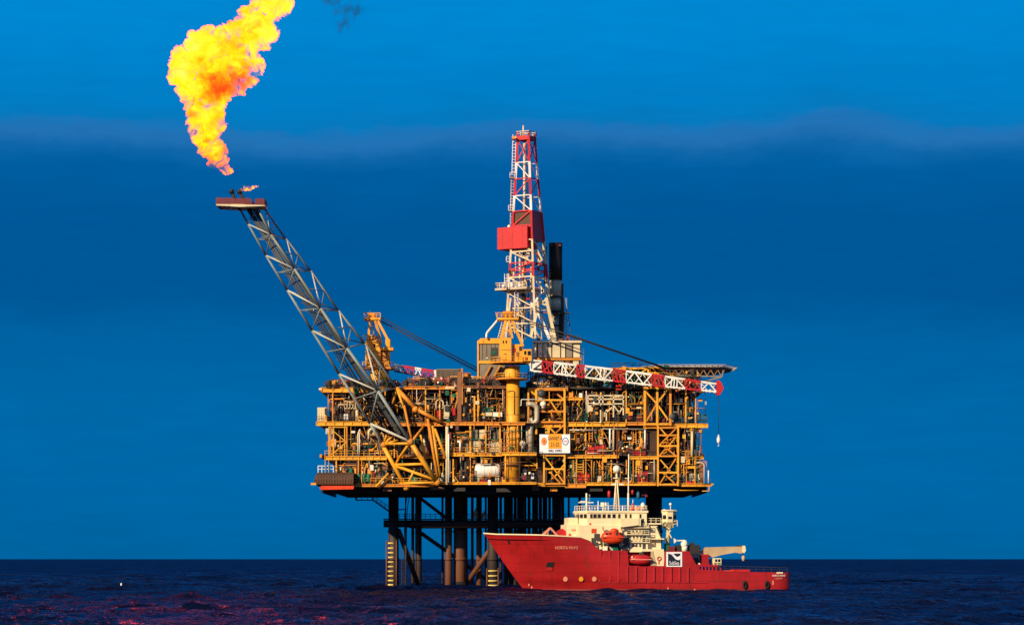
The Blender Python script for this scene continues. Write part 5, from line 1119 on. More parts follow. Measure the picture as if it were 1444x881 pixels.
def build_crane_left():
    Y = YF + 10; s_ = Y / F
    t = thing('pedestal_crane', 'smaller yellow crane behind the flare boom with its jib lying towards the grey container', 'crane', P(534, 548, Y))
    MB().lathe(P(535, 548, Y), (0, 0, 1), [(0, 2.0), (Z(519, Y) - Z(548, Y), 2.3)], 24).build('pedestal', 'yellow_paint', t)
    g = MB().box(X(512, Y), X(556, Y), Y - 2.5, Y + 2.5, Z(521, Y), Z(518, Y)).build('turntable', 'orange_paint', t)
    rm = MB(); rail(rm, [(X(512, Y), Y - 2.4, Z(518, Y)), (X(556, Y), Y - 2.4, Z(518, Y))], 1.1, .06, 1); rm.build('guard_rail', 'yellow_paint', g)
    h = MB().bev(X(516, Y), X(538, Y), Y - 2.2, Y + 2, Z(518, Y), Z(481, Y), .15).build('machinery_house', 'yellow_paint', t)
    MB().box(X(527, Y), X(530, Y), Y - 2.26, Y - 2.205, Z(490, Y), Z(485.5, Y)).build('window', 'window_glass', h)
    for py in (496, 508): MB().box(X(517, Y), X(537, Y), Y - 2.25, Y - 2.205, Z(py + .7, Y), Z(py, Y)).build('seam', 'rust_steel', h)
    w = MB().bev(X(538.2, Y), X(550, Y), Y - 1.6, Y + 1.8, Z(518, Y), Z(495, Y), .12).build('winch_house', 'orange_paint', t)
    MB().bev(X(544, Y), X(551, Y), Y - 2.0, Y + 1.4, Z(490, Y), Z(479, Y), .1).build('counterweight', 'yellow_paint', t)
    b = MB().box(X(536, Y), X(555, Y), Y - 2.4, Y + 1.6, Z(495, Y), Z(491, Y)).build('gallery', 'yellow_paint', t)
    rm = MB(); rail(rm, [(X(513, Y), Y - 2.1, Z(481, Y)), (X(530, Y), Y - 2.1, Z(481, Y))], 1.2, .07, .9); rm.build('guard_rail', 'yellow_paint', h)
    MB().bev(X(521, Y), X(533, Y), Y - 1.0, Y + 1.2, Z(481, Y), Z(474, Y), .1).build('winch', 'rust_steel', t)
    for (a, c, yy, ww) in (((522.5, 452), (518.5, 480), -1.9, 3.4), ((523, 452), (519.5, 480), 1.6, 3), ((529, 452), (537.5, 482), -1.9, 3.6), ((532.5, 452), (548, 481), -1.7, 3.4), ((533, 452), (548.5, 481), 1.4, 3), ((527, 454), (527, 476), 0, 1.4)):
        MB().bar(P(a[0], a[1], Y + yy), P(c[0], c[1], Y + yy), ww * s_).build('frame_leg', 'yellow_paint', t)
    tp = MB().box(X(514, Y), X(537, Y), Y - 2.1, Y + 1.8, Z(452, Y), Z(448.5, Y)).build('top_platform', 'yellow_paint', t)
    rm = MB(); rail(rm, [(X(514, Y), Y - 2.0, Z(448.5, Y)), (X(537, Y), Y - 2.0, Z(448.5, Y))], 1.0, .07, .8); rm.build('guard_rail', 'yellow_paint', tp)
    MB().bev(X(520, Y), X(530, Y), Y - 1.2, Y + 1.2, Z(448.5, Y), Z(442, Y), .2).build('sheave_block', 'orange_paint', t)
    MB().bar(P(521.5, 442, Y), P(521.5, 438, Y), .12).build('aerial', 'boom_grey', t); MB().bar(P(515, 462, Y), P(521, 462, Y), .14).build('aerial', 'dark_steel', t)
    for (yy, o) in ((-1.2, -1.0), (1.2, 3.6), (.2, 6.0)):
        MB().tube(P(536, 448 + o, Y + yy), P(677, 521.5 + o * .8, Y + yy + 1), 
            .14 if o < 4 else .08, 6).build('pendant', 'cable', t)
    jib = thing_part('jib', t, P(556, 520, Y)); MM = ['white_paint', 'red_paint', 'navy_paint']
    tpf = lambda px: 514 + (px - 556) * .155; bf = lambda px: 523 + (px - 556) * .205
    segs = [(556, 567, 0), (567, 585, 1), (585, 594, 0), (594, 612, 1), (612, 618, 0), (618, 640, 1), (640, 668, 0)]
    for top in (0, 1):
        for dy in (-1.0, 1.0):
            mb = MB()
            for a, c, m in segs:
                mb.m = m if top else (2 if a < 600 else m); mb.bar(P(a, tpf(a) if top else bf(a), Y + dy), P(c, tpf(c) if top else bf(c), Y + dy), .34)
            mb.build('chord', MM, jib)
    for a, c, m in segs:
        n = max(2, round((c - a) / 5))
        for i in range(n):
            u, v = a + (c - a) * i / n, a + (c - a) * (i + 1) / n
            for dy in (-1.0, 1.0):
                up = i % 2 ^ (dy > 0); MB().bar(P(u, tpf(u) if up else bf(u), Y + dy), P(v, bf(v) if up else tpf(v), Y + dy), .22).build('lacing', MM[m], jib)
    MB().box(X(556, Y), X(566, Y), Y - .9, Y + .9, Z(521, Y), Z(514.8, Y)).build('jib_foot', 'white_paint', jib)
    MB().box(X(613, Y), X(616.5, Y), Y - 1.2, Y + 1.2, Z(533, Y), Z(522, Y)).build('splice_plate', 'white_paint', jib)
build_crane_left()
# ================================================================ helideck, sign, tanks, balls, shelters
def build_misc():
    Y = YF + 3
    t = thing('helideck', 'thin flat helicopter deck sticking out at the upper right end of the platform', 'helideck', P(970, 545, Y + 12))
    z0, z1 = Z(518.6, Y), Z(517, Y)
    pts = [(X(912, Y), Y + 4), (X(930, Y), Y - 2.5), (X(1018, Y), Y - 2.5), (X(1036, Y), Y + 5), (X(1036, Y), Y + 15), (X(1018, Y), Y + 24), (X(930, Y), Y + 24), (X(912, Y), Y + 15)]
    n = 8; MB().add([(x, y, z0) for x, y in pts] + [(x, y, z1) for x, y in pts], [tuple(range(n - 1, -1, -1)), tuple(range(n, 2 * n))] + [(i, (i + 1) % n, n + (i + 1) % n, n + i) for i in range(n)]).build('landing_plate', 'cream_paint', t)
    net = MB()
    for (a, b) in zip(pts, pts[1:] + pts[:1]):
        A, B = Vector((*a, z1)), Vector((*b, z1)); c = Vector((X(974, Y), Y + 10, z1)); oA = A + (A - c).normalized() * 1.2 + Vector((0, 0, .25)); oB = B + (B - c).normalized() * 1.2 + Vector((0, 0, .25))
        net.bar(oA, oB, .1); net.bar(A.lerp(oA, .5), B.lerp(oB, .5), .06)
        k = max(2, int((B - A).length / 1.2))
        for i in range(k + 1): net.bar(A.lerp(B, i / k), oA.lerp(oB, i / k), .07)
    net.build('safety_net', 'galvanised', t)
    def br(a, b, w=2.0, y=0.0, m='rust_steel'): MB().bar(P(a[0], a[1], Y + y), P(b[0], b[1], Y + y), w * .16).build('truss_bar', m, t)
    for y in (-1.5, 7, 16):
        m = 'yellow_paint' if y < 0 else 'rust_steel'
        br((930, 528), (1018, 531), 1.8, y, 'grey_panel'); br((930, 521), (1020, 520.5), 1.8, y)
        for k in range(9): u = 932 + k * 10; br((u, 521), (u + 5, 528 + k * .3), 1.2, y, 'grey_panel'); br((u + 5, 528 + k * .3), (u + 10, 521), 1.2, y, 'rust_steel')
        br((1018, 531), (1020, 520), 1.8, y, 'grey_panel'); br((1018, 531), (985, 540), 2, y, 'grey_panel'); br((965, 545), (990, 533), 1.8, y)
    for px in (968, 983): br((px, 545), (px, 523), 2.6, -1.2, 'yellow_paint')
    for a, b, w in (((868, 520.5), (935, 517.5), 2.6), ((890, 518), (890, 532), 2.4), ((914, 518), (914, 532), 2.4), ((870, 521), (888, 532), 2.2), ((913, 519), (895, 532), 2.2), ((914, 526), (938, 525), 2.6), ((938, 525), (956, 534), 3.0), ((956, 534), (968, 534), 2.4), ((920, 519), (932, 532), 1.8)): br(a, b, w, -1.6, 'yellow_paint')
    for k in range(22):
        u = rnd.uniform(925, 1012); MB().bev(X(u, Y), X(u + rnd.uniform(2, 6), Y), Y + rnd.uniform(0, 3), Y + 5, Z(rnd.uniform(526, 532), Y), Z(521.5, Y), .05).build('walkway_box', rnd.choice(['rust_steel', 'grey_panel', 'dark_steel', 'dark_panel', 'green_paint']), t)
    MB().box(X(935, Y), X(940, Y), Y - 3.2, Y - 2.6, Z(519, Y), Z(513.5, Y)).build('fire_monitor', 'green_paint', t)
    for px in (872, 878, 884, 903, 920, 950, 976, 994): MB().bev(X(px, Y), X(px + rnd.uniform(2, 4), Y), Y + 8, Y + 9, z1, z1 + rnd.uniform(.3, .8), .04).build('perimeter_light', 'dark_steel', t)
    MB().box(X(862, Y), X(914, Y), Y - .5, Y + 16, Z(519.5, Y), Z(518, Y)).build('access_deck', 'rust_steel', t)
    rm = MB(); rail(rm, [(X(862, Y), Y - .4, Z(518, Y)), (X(912, Y), Y - .4, Z(518, Y))], 1.0, .06, 1.6); rm.build('guard_rail', 'dark_steel', t)
    # identification board
    Y = YF - 1.35
    t = thing('sign_board', 'white identification board with orange centre panel and round emblems on the yellow frame', 'sign', P(782.5, 640, Y))
    x = lambda p: X(p, Y); z = lambda p: Z(p, Y)
    MB().box(x(760.8), x(803.8), Y, Y + .25, z(638.5), z(612)).build('board', 'sign_white', t)
    MB().box(x(773.3), x(792), Y - .05, Y - .004, z(632.3), z(611.5)).build('centre_panel', 'sign_orange', t)
    tl = thing_part('lettering', t, (0, Y, 0))
    text_mesh('GANNET A', 1.15, 'lettering', 'lettering_black', t, (x(782.6), Y - .075, z(618)), local=False, xscale=.56)
    text_mesh('21-25', 1.25, 'lettering', 'lettering_black', t, (x(782.6), Y - .075, z(626.6)), local=False, xscale=.68)
    text_mesh('SHELL  EXPRO', .72, 'lettering', 'lettering_black', t, (x(782.6), Y - .075, z(635.3)), local=False, xscale=.66)
    bpy.data.objects.remove(tl)
    c = Vector((x(767.2), Y - .01, z(622)))   # scallop emblem in a red ring
    e = MB()
    def disc(mb, c, rx, rz, y0, y1, n=24): mb.prism([(c.x + math.cos(2 * math.pi * i / n) * rx, c.z + math.sin(2 * math.pi * i / n) * rz) for i in range(n)], y0, y1)
    disc(e, c, .62, .86, Y - .03, Y - .004); em = e.build('emblem', 'logo_red', t)
    e = MB(); disc(e, c, .50, .72, Y - .05, Y - .034); e.build('emblem_face', 'logo_gold', em)
    e = MB()
    for k in range(7):
        a = math.pi * (.18 + .64 * k / 6); b0 = c + Vector((0, 0, -.5)); d = Vector((math.cos(a) * .36, 0, .5 + math.sin(a) * .52)); e.bar(Vector((b0.x, Y - .06, b0.z)), Vector((c.x + d.x, Y - .06, b0.z + d.z)), .035, .03)
    e.build('emblem_rib', 'logo_red', em)
    c = Vector((x(797.4), Y, z(622)))
    e = MB(); disc(e, c, .72, .86, Y - .03, Y - .004); em = e.build('emblem', 'logo_blue', t)
    e = MB(); disc(e, c, .55, .68, Y - .05, Y - .034); e.build('emblem_face', 'sign_white', em)
    text_mesh('ESSO', .50, 'emblem_word', 'logo_red', t, (c.x, Y - .08, c.z), local=False, xscale=.72)
    for px in (765, 800): MB().bar((x(px), Y + .3, z(639)), (x(px), Y + 1.6, z(639.5)), .2).build('bracket', 'yellow_paint', t)
    # round radomes and dishes
    def ball(px, py, r, Y, m, label, name='radome', cat='radome'):
        t = thing(name, label, cat, P(px, py + r + 3, Y)); s = Y / F
        MB().ball(P(px, py, Y), r * s, 20).build('shell', m, t); MB().lathe(P(px, py + r - .6, Y) - Vector((0, 0, .5)), (0, 0, 1), [(0, .3), (.5, .45), (.55, .3)], 12).build('foot', 'galvanised', t)
        MB().tube(P(px, py + r, Y), P(px, py + r + 3, Y), .14, 8).build('stand', 'galvanised', t)
    ball(766, 569.5, 4.3, YF - 1.6, 'lamp_white', 'white round radome on the upper yellow frame above the sign')
    ball(763.5, 555, 6.4, YF - .4, 'pipe_grey', 'grey blue round tank at the top of the yellow frame', 'spherical_tank', 'tank')
    ball(737, 625.5, 4.6, YF - 2.0, 'lamp_white', 'white round radome between the yellow crane column and the sign')
    ball(948, 587.5, 5.6, YF - .2, 'pipe_grey', 'grey round tank beside the foot of the right yellow frame', 'spherical_tank', 'tank')
    # white horizontal tank
    t = thing('storage_tank', 'white horizontal cylindrical tank on saddles beside the yellow crane column', 'tank', P(688, 678, YF + .2))
    MB().capsule(P(669, 663, YF + 1.4), P(707, 663, YF + 1.4), 1.62, 24).build('shell', 'white_paint', t)
    for px in (683, 692, 698): MB().lathe(P(px, 663, YF + 1.4), (1, 0, 0), [(0, 1.5), (0, 1.66), (.10, 1.66), (.10, 1.5)], 24).build('strap', 'cream_paint', t)
    for px in (676, 701): MB().prism([(X(px - 2.5), Z(678)), (X(px + 2.5), Z(678)), (X(px + 3), Z(669)), (X(px - 3), Z(669))], YF + .4, YF + 2.4).build('saddle', 'cream_paint', t)
    for px in (684, 693): MB().tube(P(px, 655, YF + 1.4), P(px, 643, YF + 1.4), .22, 8).build('nozzle', 'yellow_paint', t)
    MB().tube(P(676, 653, YF + .6), P(706, 653.5, YF + .6), .1, 8).build('pipe', 'rust_steel', t)
    # red containers and baskets
    def basket(x0, x1, y0, y1, m, label, name='cargo_basket', load=None, cat='container'):
        t = thing(name, label, cat, P((x0 + x1) / 2, y1, YF + .3))
        b = MB(); px_box(x0, x1, y0, y1, YF + .35, YF + 2.4, b); b.build('body', m, t)
        r = MB()
        for k in range(4):
            x_ = X(x0) + (X(x1) - X(x0)) * k / 3; r.box(x_ - .06, x_ + .06, YF + .27, YF + .345, Z(y1), Z(y0))
        r.box(X(x0), X(x1), YF + .24, YF + .265, Z(y0 + 1), Z(y0)); r.build('rib', 'maroon_paint' if m == 'red_paint' else 'red_paint', t)
        if load:
            l = MB()
            for k in range(6): c = P(rnd.uniform(x0 + 2, x1 - 2), y0, YF + rnd.uniform(.8, 1.8)); l.ball(c + Vector((0, 0, rnd.uniform(.0, .35))), rnd.uniform(.35, .6), 8)
            l.build('load', load, t)
    basket(838.5, 854, 626, 640, 'red_paint', 'large dark red container on the middle deck right of the sign'); basket(827, 838, 630, 640, 'scarlet_paint', 'red basket heaped with orange sacks left of the large dark red container', load='orange_paint')
    basket(892, 911, 634, 641, 'red_paint', 'low red basket heaped with orange gear beside the brown wall on the middle deck', load='orange_paint'); basket(815, 831, 668, 678, 'scarlet_paint', 'red basket heaped with orange gear on the lowest deck right of the sign', load='scarlet_paint')
    basket(899, 913, 664, 680, 'red_paint', 'tall red locker on the lowest deck beside the brown wall'); basket(967, 979, 678, 681.5, 'scarlet_paint', 'low red crate on the lowest deck at the right end')
    basket(677, 690, 675, 680, 'red_paint', 'low red crate under the white horizontal tank', name='equipment_crate', cat='crate'); basket(884.5, 891, 582.5, 591, 'scarlet_paint', 'small red locker on the main deck left of the right yellow frame', name='locker', cat='locker')
    basket(534.5, 539.5, 629, 638, 'red_paint', 'small red locker behind the foot of the flare boom', name='locker', cat='locker')
    for k, (px, l) in enumerate(((506.5, 'leftmost of three green drums below the corrugated beige panel'), (513.5, 'middle one of three green drums below the corrugated beige panel'), (520, 'rightmost of three green drums below the corrugated beige panel'))):
        d = MB().lathe(P(px, 679, YF + .5), (0, 0, 1), [(0, .5), (.06, .55), (.6, .52), (1.2, .55), (1.75, .52), (1.8, .3)], 14); solo(d, 'drum', 'green_paint', l, 'drum', P(px, 679, YF + .5), 'green drums on the lowest deck')
    # brown wind wall shelter at the lower left corner
    t = thing('lifeboat_shelter', 'brown curved shelter over a red boat at the lower left corner of the platform', 'shelter', P(471, 690, YF))
    Yl = YF - 2.2
    n = 10; poly = []
    for i in range(n + 1):
        a = math.pi / 2 * i / n; poly.append((Yl + 2.6 - math.sin(a) * 2.6, Z(683.5) + (1 - 0) * 0 + math.cos(a) * 0 + (Z(666.5) - Z(683.5)) * math.cos(a) ** .6 if i < n else Z(683.5)))
    vs = []; xs = [X(444.5), X(499.5)]
    prof = [(Yl + 4.5, Z(666.2)), (Yl + 1.2, Z(666.2)), (Yl + .45, Z(667.4)), (Yl, Z(670)), (Yl - .15, Z(676)), (Yl, Z(683.2)), (Yl + 4.5, Z(683.4))]
    m_ = len(prof); tl = [X(449.5) - X(444.5), X(448) - X(444.5), .5, .25, 0, -.1, 0]
    MB().add([(xs[0] + tl[i], y, z) for i, (y, z) in enumerate(prof)] + [(xs[1], y, z) for y, z in prof], [(i, i + m_, (i + 1) % m_ + m_, (i + 1) % m_) for i in range(m_)] + [tuple(range(m_)), tuple(range(2 * m_ - 1, m_ - 1, -1))]).build('wind_wall', 'brown_wall', t)
    rb = MB()
    for k in range(14): x_ = X(449 + k * 3.8); rb.box(x_ - .04, x_ + .04, Yl - .2, Yl + .02, Z(682.5), Z(671))
    rb.build('rib', 'rust_steel', t)
    MB().prism([(X(455), Z(684)), (X(500), Z(684)), (X(499), Z(689.6)), (X(453.5), Z(690.4)), (X(451), Z(687.5))], Yl + .5, Yl + 3.6).build('keel', 'scarlet_paint', t)
    MB().bar(P(438.5, 682, Yl), P(446, 682, Yl), .5).build('davit_arm', 'yellow_paint', t)
    rm = MB(); rail(rm, [P(448.5, 666, Yl + 1.3), P(470, 665.8, Yl + 1.3)], 1.5, .08, .8); rail(rm, [P(448.5, 666, Yl + 4), P(470, 665.8, Yl + 4)], 1.5, .08, .8); rm.build('guard_rail', 'white_paint', t)
    for px in (458.5, 463.5): MB().bar(P(px, 666, Yl + 1), P(px, 648, Yl + 1), .16).build('davit_post', 'galvanised', t)
    # loose end details
    a = MB().tube(P(449.5, 548.5, YF + 1), P(456, 548.5, YF + 1), .16, 8); solo(a, 'horn', 'white_paint', 'white horn pipe sticking out at the upper left end of the platform', 'horn', P(456, 548.5, YF + 1))
    b = MB(); px_box(459, 469, 603.5, 611.5, YF + .3, YF + 3, b); solo(b, 'water_tank', 'boom_light', 'pale grey tank hanging under the main deck at the left end', 'tank', P(464, 612, YF + .3))
    for (px, py, w, m, l) in ((859, 696, 4.6, 'red_paint', 'red buoy hanging under the lowest deck left of the ship mast'), (892, 693, 3.6, 'red_paint', 'small red buoy hanging under the lowest deck right of the ship mast'), (900, 698, 5, 'blue_paint', 'blue drum hanging under the lowest deck behind the ship')):
        mb = MB(); c = P(px, py, YF + 2); mb.lathe(c - Vector((0, 0, w * .18)), (0, 0, 1), [(0, w * .04), (w * .06, w * .08), (w * .28, w * .085), (w * .36, w * .03)], 14); mb.tube(c + Vector((0, 0, w * .16)), P(px, 684, YF + 2), .06, 6); solo(mb, 'hanging_buoy', m, l, 'buoy', c)
    b = MB(); px_box(906, 914, 690, 700, YF + 3.6, YF + 5, b); solo(b, 'equipment_crate', 'maroon_paint', 'dark red crate slung below the lowest deck in front of the thick dark leg', 'crate', P(910, 704, YF + 1.6))
    g = MB().lathe(P(171, 799, 560), (0, 0, 1), [(-3.5, .12), (-.6, .12), (-.2, .18), (.1, .18), (.3, .08)], 10); g.v = [(v[0], v[1], v[2] - Z(799, 560) + 1.2) for v in g.v]; solo(g, 'marker_buoy', 'lamp_white', 'tiny white buoy floating far off on the open sea', 'buoy', (X(171, 560), 560, 0))
build_misc()
# ================================================================ the support ship
def build_ship():
    YAW = R(7.0); cy, sy = math.cos(YAW), math.sin(YAW)
    Y0 = 549.0; X0 = (896 - CX) * 541.0 / F
    t = thing('support_ship', 'red hulled offshore support ship with cream superstructure lying in front of the platform', 'ship', (X0, Y0, 0), rz=YAW)
    def S(px, py, y):
        """local point of the ship: pixel column and height at a distance y from its centreline (near side negative)"""
        k = (px - CX) / F
        x = (X0 - y * sy - k * (Y0 + y * cy)) / (k * sy - cy)
        Yw = Y0 + x * sy + y * cy
        return Vector((x, y, CAMH - (py - HY) * Yw / F))
    HB = 7.4
    xs_ = lambda px, y=-HB: S(px, 800, y).x
    zs_ = lambda py, px=896, y=-HB: S(px, py, y).z
    def bld(mb, name, m, parent=None, **k): return mb.build(name, m, parent or t, local=True, **k)
    # ---- hull
    XB, XST = S(684, 752, -1.0).x, S(1116, 815, -HB).x
    x_wl = S(741, 832, -.5).x
    ZB = S(700, 753, -3).z
    def stem(z):
        if z >= 0: return x_wl + (XB - x_wl) * (z / ZB) ** 0.92
        return x_wl + .4 * z * .2
    def ent(z): k = min(1, max(0, z / ZB)); return 26 - 13 * k
    def half(x, z):
        s = (x - stem(z)) / ent(z)
        b = HB if s >= 1 else HB * max(0, math.sin(math.pi / 2 * max(0, min(1, s)))) ** (1.0 if z < 2 else .85)
        if z < 1: b *= 1 - .05 * (1 - z) ** 2 * .3
        e = (XST - x) / 3.2                     # rounded quarter
        if e < 1: b *= .80 + .20 * math.sqrt(max(0, 1 - (1 - e) ** 2))
        return max(b, 0.0)
    top_pts = [(677, 752.0), (700, 753.5), (760, 754.5), (818, 757.5), (829, 762), (836, 770), (842, 775.5), (884, 776), (885.5, 797), (936, 797.5), (937.5, 776.5), (972, 776.8), (975, 783), (985, 802), (1000, 803.5), (1060, 806), (1117, 806.8)]
    tx = [xs_(a) for a, b in top_pts]; tx[0] = XB; tx[1] = S(700, 753, -3).x; tz = [S(a, b, -HB if a > 740 else -3).z for a, b in top_pts]
    def ztop(x):
        for i in range(len(tx) - 1):
            if x <= tx[i + 1]:
                k = (x - tx[i]) / (tx[i + 1] - tx[i]); return tz[i] + (tz[i + 1] - tz[i]) * max(0, k)
        return tz[-1]
    st = sorted(set([XB + (x_wl + 8 - XB) * i / 30 for i in range(31)] + [x_wl + 8 + (XST - x_wl - 8) * i / 40 for i in range(1, 41)] + tx[2:-1] + [XST - 3.2 * (1 - math.sin(math.pi / 2 * k / 6)) for k in range(7)]))
    NW = 18; ZK = -2.5
    def col_(x):
        out = []
        for j in range(NW + 1):
            w = j / NW; zt = ztop(x); z = ZK + (zt - ZK) * w
            # shift the section forward or aft so that it starts on the raked stem
            k = max(0.0, 1 - (x - XB) / 30.0); xx = x + (stem(z) - XB) * k ** 1.0
            if z < 1.2: xx -= max(0, (1.2 - z)) * .25 * max(0, (x - (XST - 4)) / 4)
            out.append((xx, half(xx, z), z))
        return out
    cols = [col_(x) for x in st]
    mb = MB(); n = NW + 1
    for side in (-1, 1):
        vsn = [(x, side * b, z) for c in cols for (x, b, z) in c]
        fs = []
        for i in range(len(cols) - 1):
            for j in range(NW):
                q = (i * n + j, (i + 1) * n + j, (i + 1) * n + j + 1, i * n + j + 1); fs.append(q if side < 0 else q[::-1])
        mb.add(vsn, fs, True)
    c = cols[-1]; vs_ = [(x, -b, z) for x, b, z in c] + [(x, b, z) for x, b, z in c]
    mb.add(vs_, [(j, n + j, n + j + 1, j + 1) for j in range(NW)])
    hull = bld(mb, 'hull', 'ship_red')
    # decks inside the bulwark
    dk = MB()
    for i in range(len(cols) - 1):
        za, zb = cols[i][-1][2] - .9, cols[i + 1][-1][2] - .9
        if cols[i][-1][1] < .4: continue
        a, b = cols[i][-1], cols[i + 1][-1]
        dk.add([(a[0], -a[1] + .15, za), (b[0], -b[1] + .15, zb), (b[0], b[1] - .15, zb), (a[0], a[1] - .15, za)], [(0, 1, 2, 3)])
    bld(dk, 'deck', 'ship_deck')
    # capping rail along the forecastle, bow handrail
    for side in (-1, 1):
        pts = [Vector((c[-1][0], side * (c[-1][1] + .02), c[-1][2] + .12)) for c in cols if c[-1][0] < tx[4] + .2]
        m_ = MB()
        for a, b in zip(pts[:-1], pts[1:]): m_.bar(a, b, .30, .22)
        bld(m_, 'capping_rail', 'ship_cream' if side < 0 else 'lamp_white')
    pts = [Vector((c[-1][0], -(c[-1][1] - .3), c[-1][2] + .1)) for c in cols if XB + 1 < c[-1][0] < tx[4]]
    
    def on_hull(px, py):
        y = -HB
        for _ in range(12):
            p = S(px, py, y); y = -half(p.x, p.z)
        return S(px, py, y)
    # frames along the side, belting, scuppers
    for px in [847, 859.5, 872, 884.5, 897, 909.5, 922, 934, 946, 958, 970]:
        y0 = 776.5 if px < 884 or px > 940 else 798.5
        if 936 < px < 972: y0 = 799.5
        a, b = on_hull(px, y0), on_hull(px - (1.5 if px == 847 else 0), 820)
        bld(MB().bar(a + Vector((0, -.06, 0)), b + Vector((0, -.06, 0)), .34, .34), 'side_frame', 'ship_red_light')
    bl = MB(); ps = [on_hull(px, 821.3) for px in range(846, 1000, 8)]
    for a, b in zip(ps[:-1], ps[1:]): bl.bar(a + Vector((0, -.05, 0)), b + Vector((0, -.05, 0)), .12, .16)
    bld(bl, 'belting', 'ship_red')
    bl = MB(); ps = [on_hull(px, 831.0) for px in range(746, 1108, 6)]
    for a, b in zip(ps[:-1], ps[1:]): bl.bar(a + Vector((0, -.02, 0)), b + Vector((0, -.02, 0)), .10, .34)
    bld(bl, 'waterline_band', 'maroon_paint')
    for k, px in enumerate(range(986, 1064, 5)):
        p = on_hull(px, 818.6 - (px - 986) * .005); bld(MB().box(p.x - .17, p.x + .17, p.y - .03, p.y + .05, p.z - .09, p.z + .09), 'scupper', 'maroon_paint')
    def facing(px, py):      # outward normal of the near side
        p = on_hull(px, py); q = on_hull(px + 2, py); r_ = on_hull(px, py - 2); nrm = (q - p).cross(r_ - p).normalized()
        if nrm.y > 0: nrm = -nrm
        return p, nrm
    def plate(poly_px, name, m, off=.05, th=.06):
        vs = []
        for (a, b) in poly_px: p, nn = facing(a, b); vs.append(p + nn * (off + th)) 
        for (a, b) in poly_px: p, nn = facing(a, b); vs.append(p + nn * (off * .2 - .05))
        k = len(poly_px); return bld(MB().add(vs, [tuple(range(k)), tuple(range(2 * k - 1, k - 1, -1))] + [(i, k + i, k + (i + 1) % k, (i + 1) % k) for i in range(k)]), name, m)
    ap = plate([(768, 801.5), (779, 802), (782, 792), (772.5, 792)], 'anchor_pocket', 'rubber'); plate([(768.3, 803), (779.2, 803.4), (779.6, 799.5), (769.2, 799)], 'anchor_pocket_lip', 'ship_red_light', off=.12)
    plate([(715, 761), (718, 761.5), (719.5, 766), (717.5, 766.5)], 'fairlead', 'rubber')
    for (px, m) in ((797.5, 'salmon'), (819.5, 'sign_orange'), (838, 'salmon')):
        plate([(px + 3.2 * math.cos(2 * math.pi * i / 16), 815.8 + 3.4 * math.sin(2 * math.pi * i / 16)) for i in range(16)][::-1], 'hull_mark', m)
    for k, (px, py) in enumerate(((746, 824), (750, 827.5), (1090, 819.5), (1090, 822.5), (979.5, 831), (942, 829))):
        plate([(px - 1, py + 1.2), (px + 1, py + 1.2), (px + .7, py - 1.4), (px - .7, py - 1.4)], 'draught_mark', 'salmon')
    p, nn = facing(799, 772); text_mesh('NORSTA MAYO', .85, 'ship_name', 'salmon', t, p + nn * .09, rz=math.atan2(nn.x, -nn.y), xscale=.78)
    p, nn = facing(1098, 811.2); text_mesh('NORSTA MAYO', .55, 'ship_name', 'lettering_white', t, p + nn * .10, rz=math.atan2(nn.x, -nn.y), xscale=.72)
    p, nn = facing(1098, 815.2); text_mesh('LONDON', .42, 'home_port', 'salmon', t, p + nn * .09, rz=0, xscale=.85)
    bld(MB().box(xs_(1095), xs_(1104), -HB - .02, -HB + .3, zs_(808, 1100), zs_(806.2, 1100)), 'stern_light_board', 'ship_cream')
    # ---- boxes given by their outline in the picture and the two distances from the centreline
    def blk(x0, x1, y0, y1, ya, yb, name, m, parent=None, bev=.06, **k):
        a, b = S(x0, y1, ya), S(x1, y0, ya); return bld(MB().bev(a.x, b.x, ya, yb, a.z, b.z, bev), name, m, parent, **k)
    # forecastle gear
    for a, b, w in (((762, 757), (776, 744), 3.2), ((776, 744), (788, 757), 2.6), ((774, 746), (771, 757), 1.6)): bld(MB().bar(S(*a, -3), S(*b, -3), w * .144), 'windlass_frame', 'salmon')
    bld(MB().lathe(S(770, 752, -2) + Vector((0, -1, 0)), (0, 1, 0), [(0, .7), (.15, .7), (.16, .4), (1.8, .4), (1.81, .7), (2, .7)], 14), 'windlass', 'dark_steel')
    bld(MB().prism([(S(780, 757, -3).x, S(780, 757, -3).z), (S(801, 757, -3).x, S(801, 757, -3).z), (S(800, 750, -3).x, S(800, 750, -3).z), (S(794, 745, -3).x, S(794, 745, -3).z), (S(788, 749, -3).x, S(788, 749, -3).z)], -3, 1), 'breakwater', 'red_paint')
    # lowest tier in front of the bridge
    blk(800, 834, 739, 764, -4.6, 5, 'forward_house', 'ship_cream'); blk(802, 815, 729.5, 739.2, -3.5, 3, 'forward_house', 'ship_cream')
    blk(816, 884, 740, 778, -6.6, 6.6, 'deckhouse', 'ship_cream')
    for (x0, x1, y0, y1, m) in ((806, 812, 745.5, 748, 'salmon'), (815, 817.5, 742, 744.5, 'dark_steel'), (802, 805, 752, 756, 'scarlet_paint'), (808, 813, 753, 757, 'lamp_white'), (819, 822, 752, 756, 'ship_beige'), (824, 830, 750, 757, 'dark_panel')): blk(x0, x1, y0, y1, -4.72, -4.62, 'fitting', m)
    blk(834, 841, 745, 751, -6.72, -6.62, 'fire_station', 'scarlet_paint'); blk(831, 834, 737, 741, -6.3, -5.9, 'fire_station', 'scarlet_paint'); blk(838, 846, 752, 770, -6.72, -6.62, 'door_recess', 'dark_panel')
    # bridge ---------------------------------------------------------
    bx0, bx1 = S(815.5, 730, -5).x, S(912, 730, -6.4).x
    z0, z1, zr = zs_(741, 860, -6), zs_(722.5, 860, -6), zs_(719.6, 860, -6)
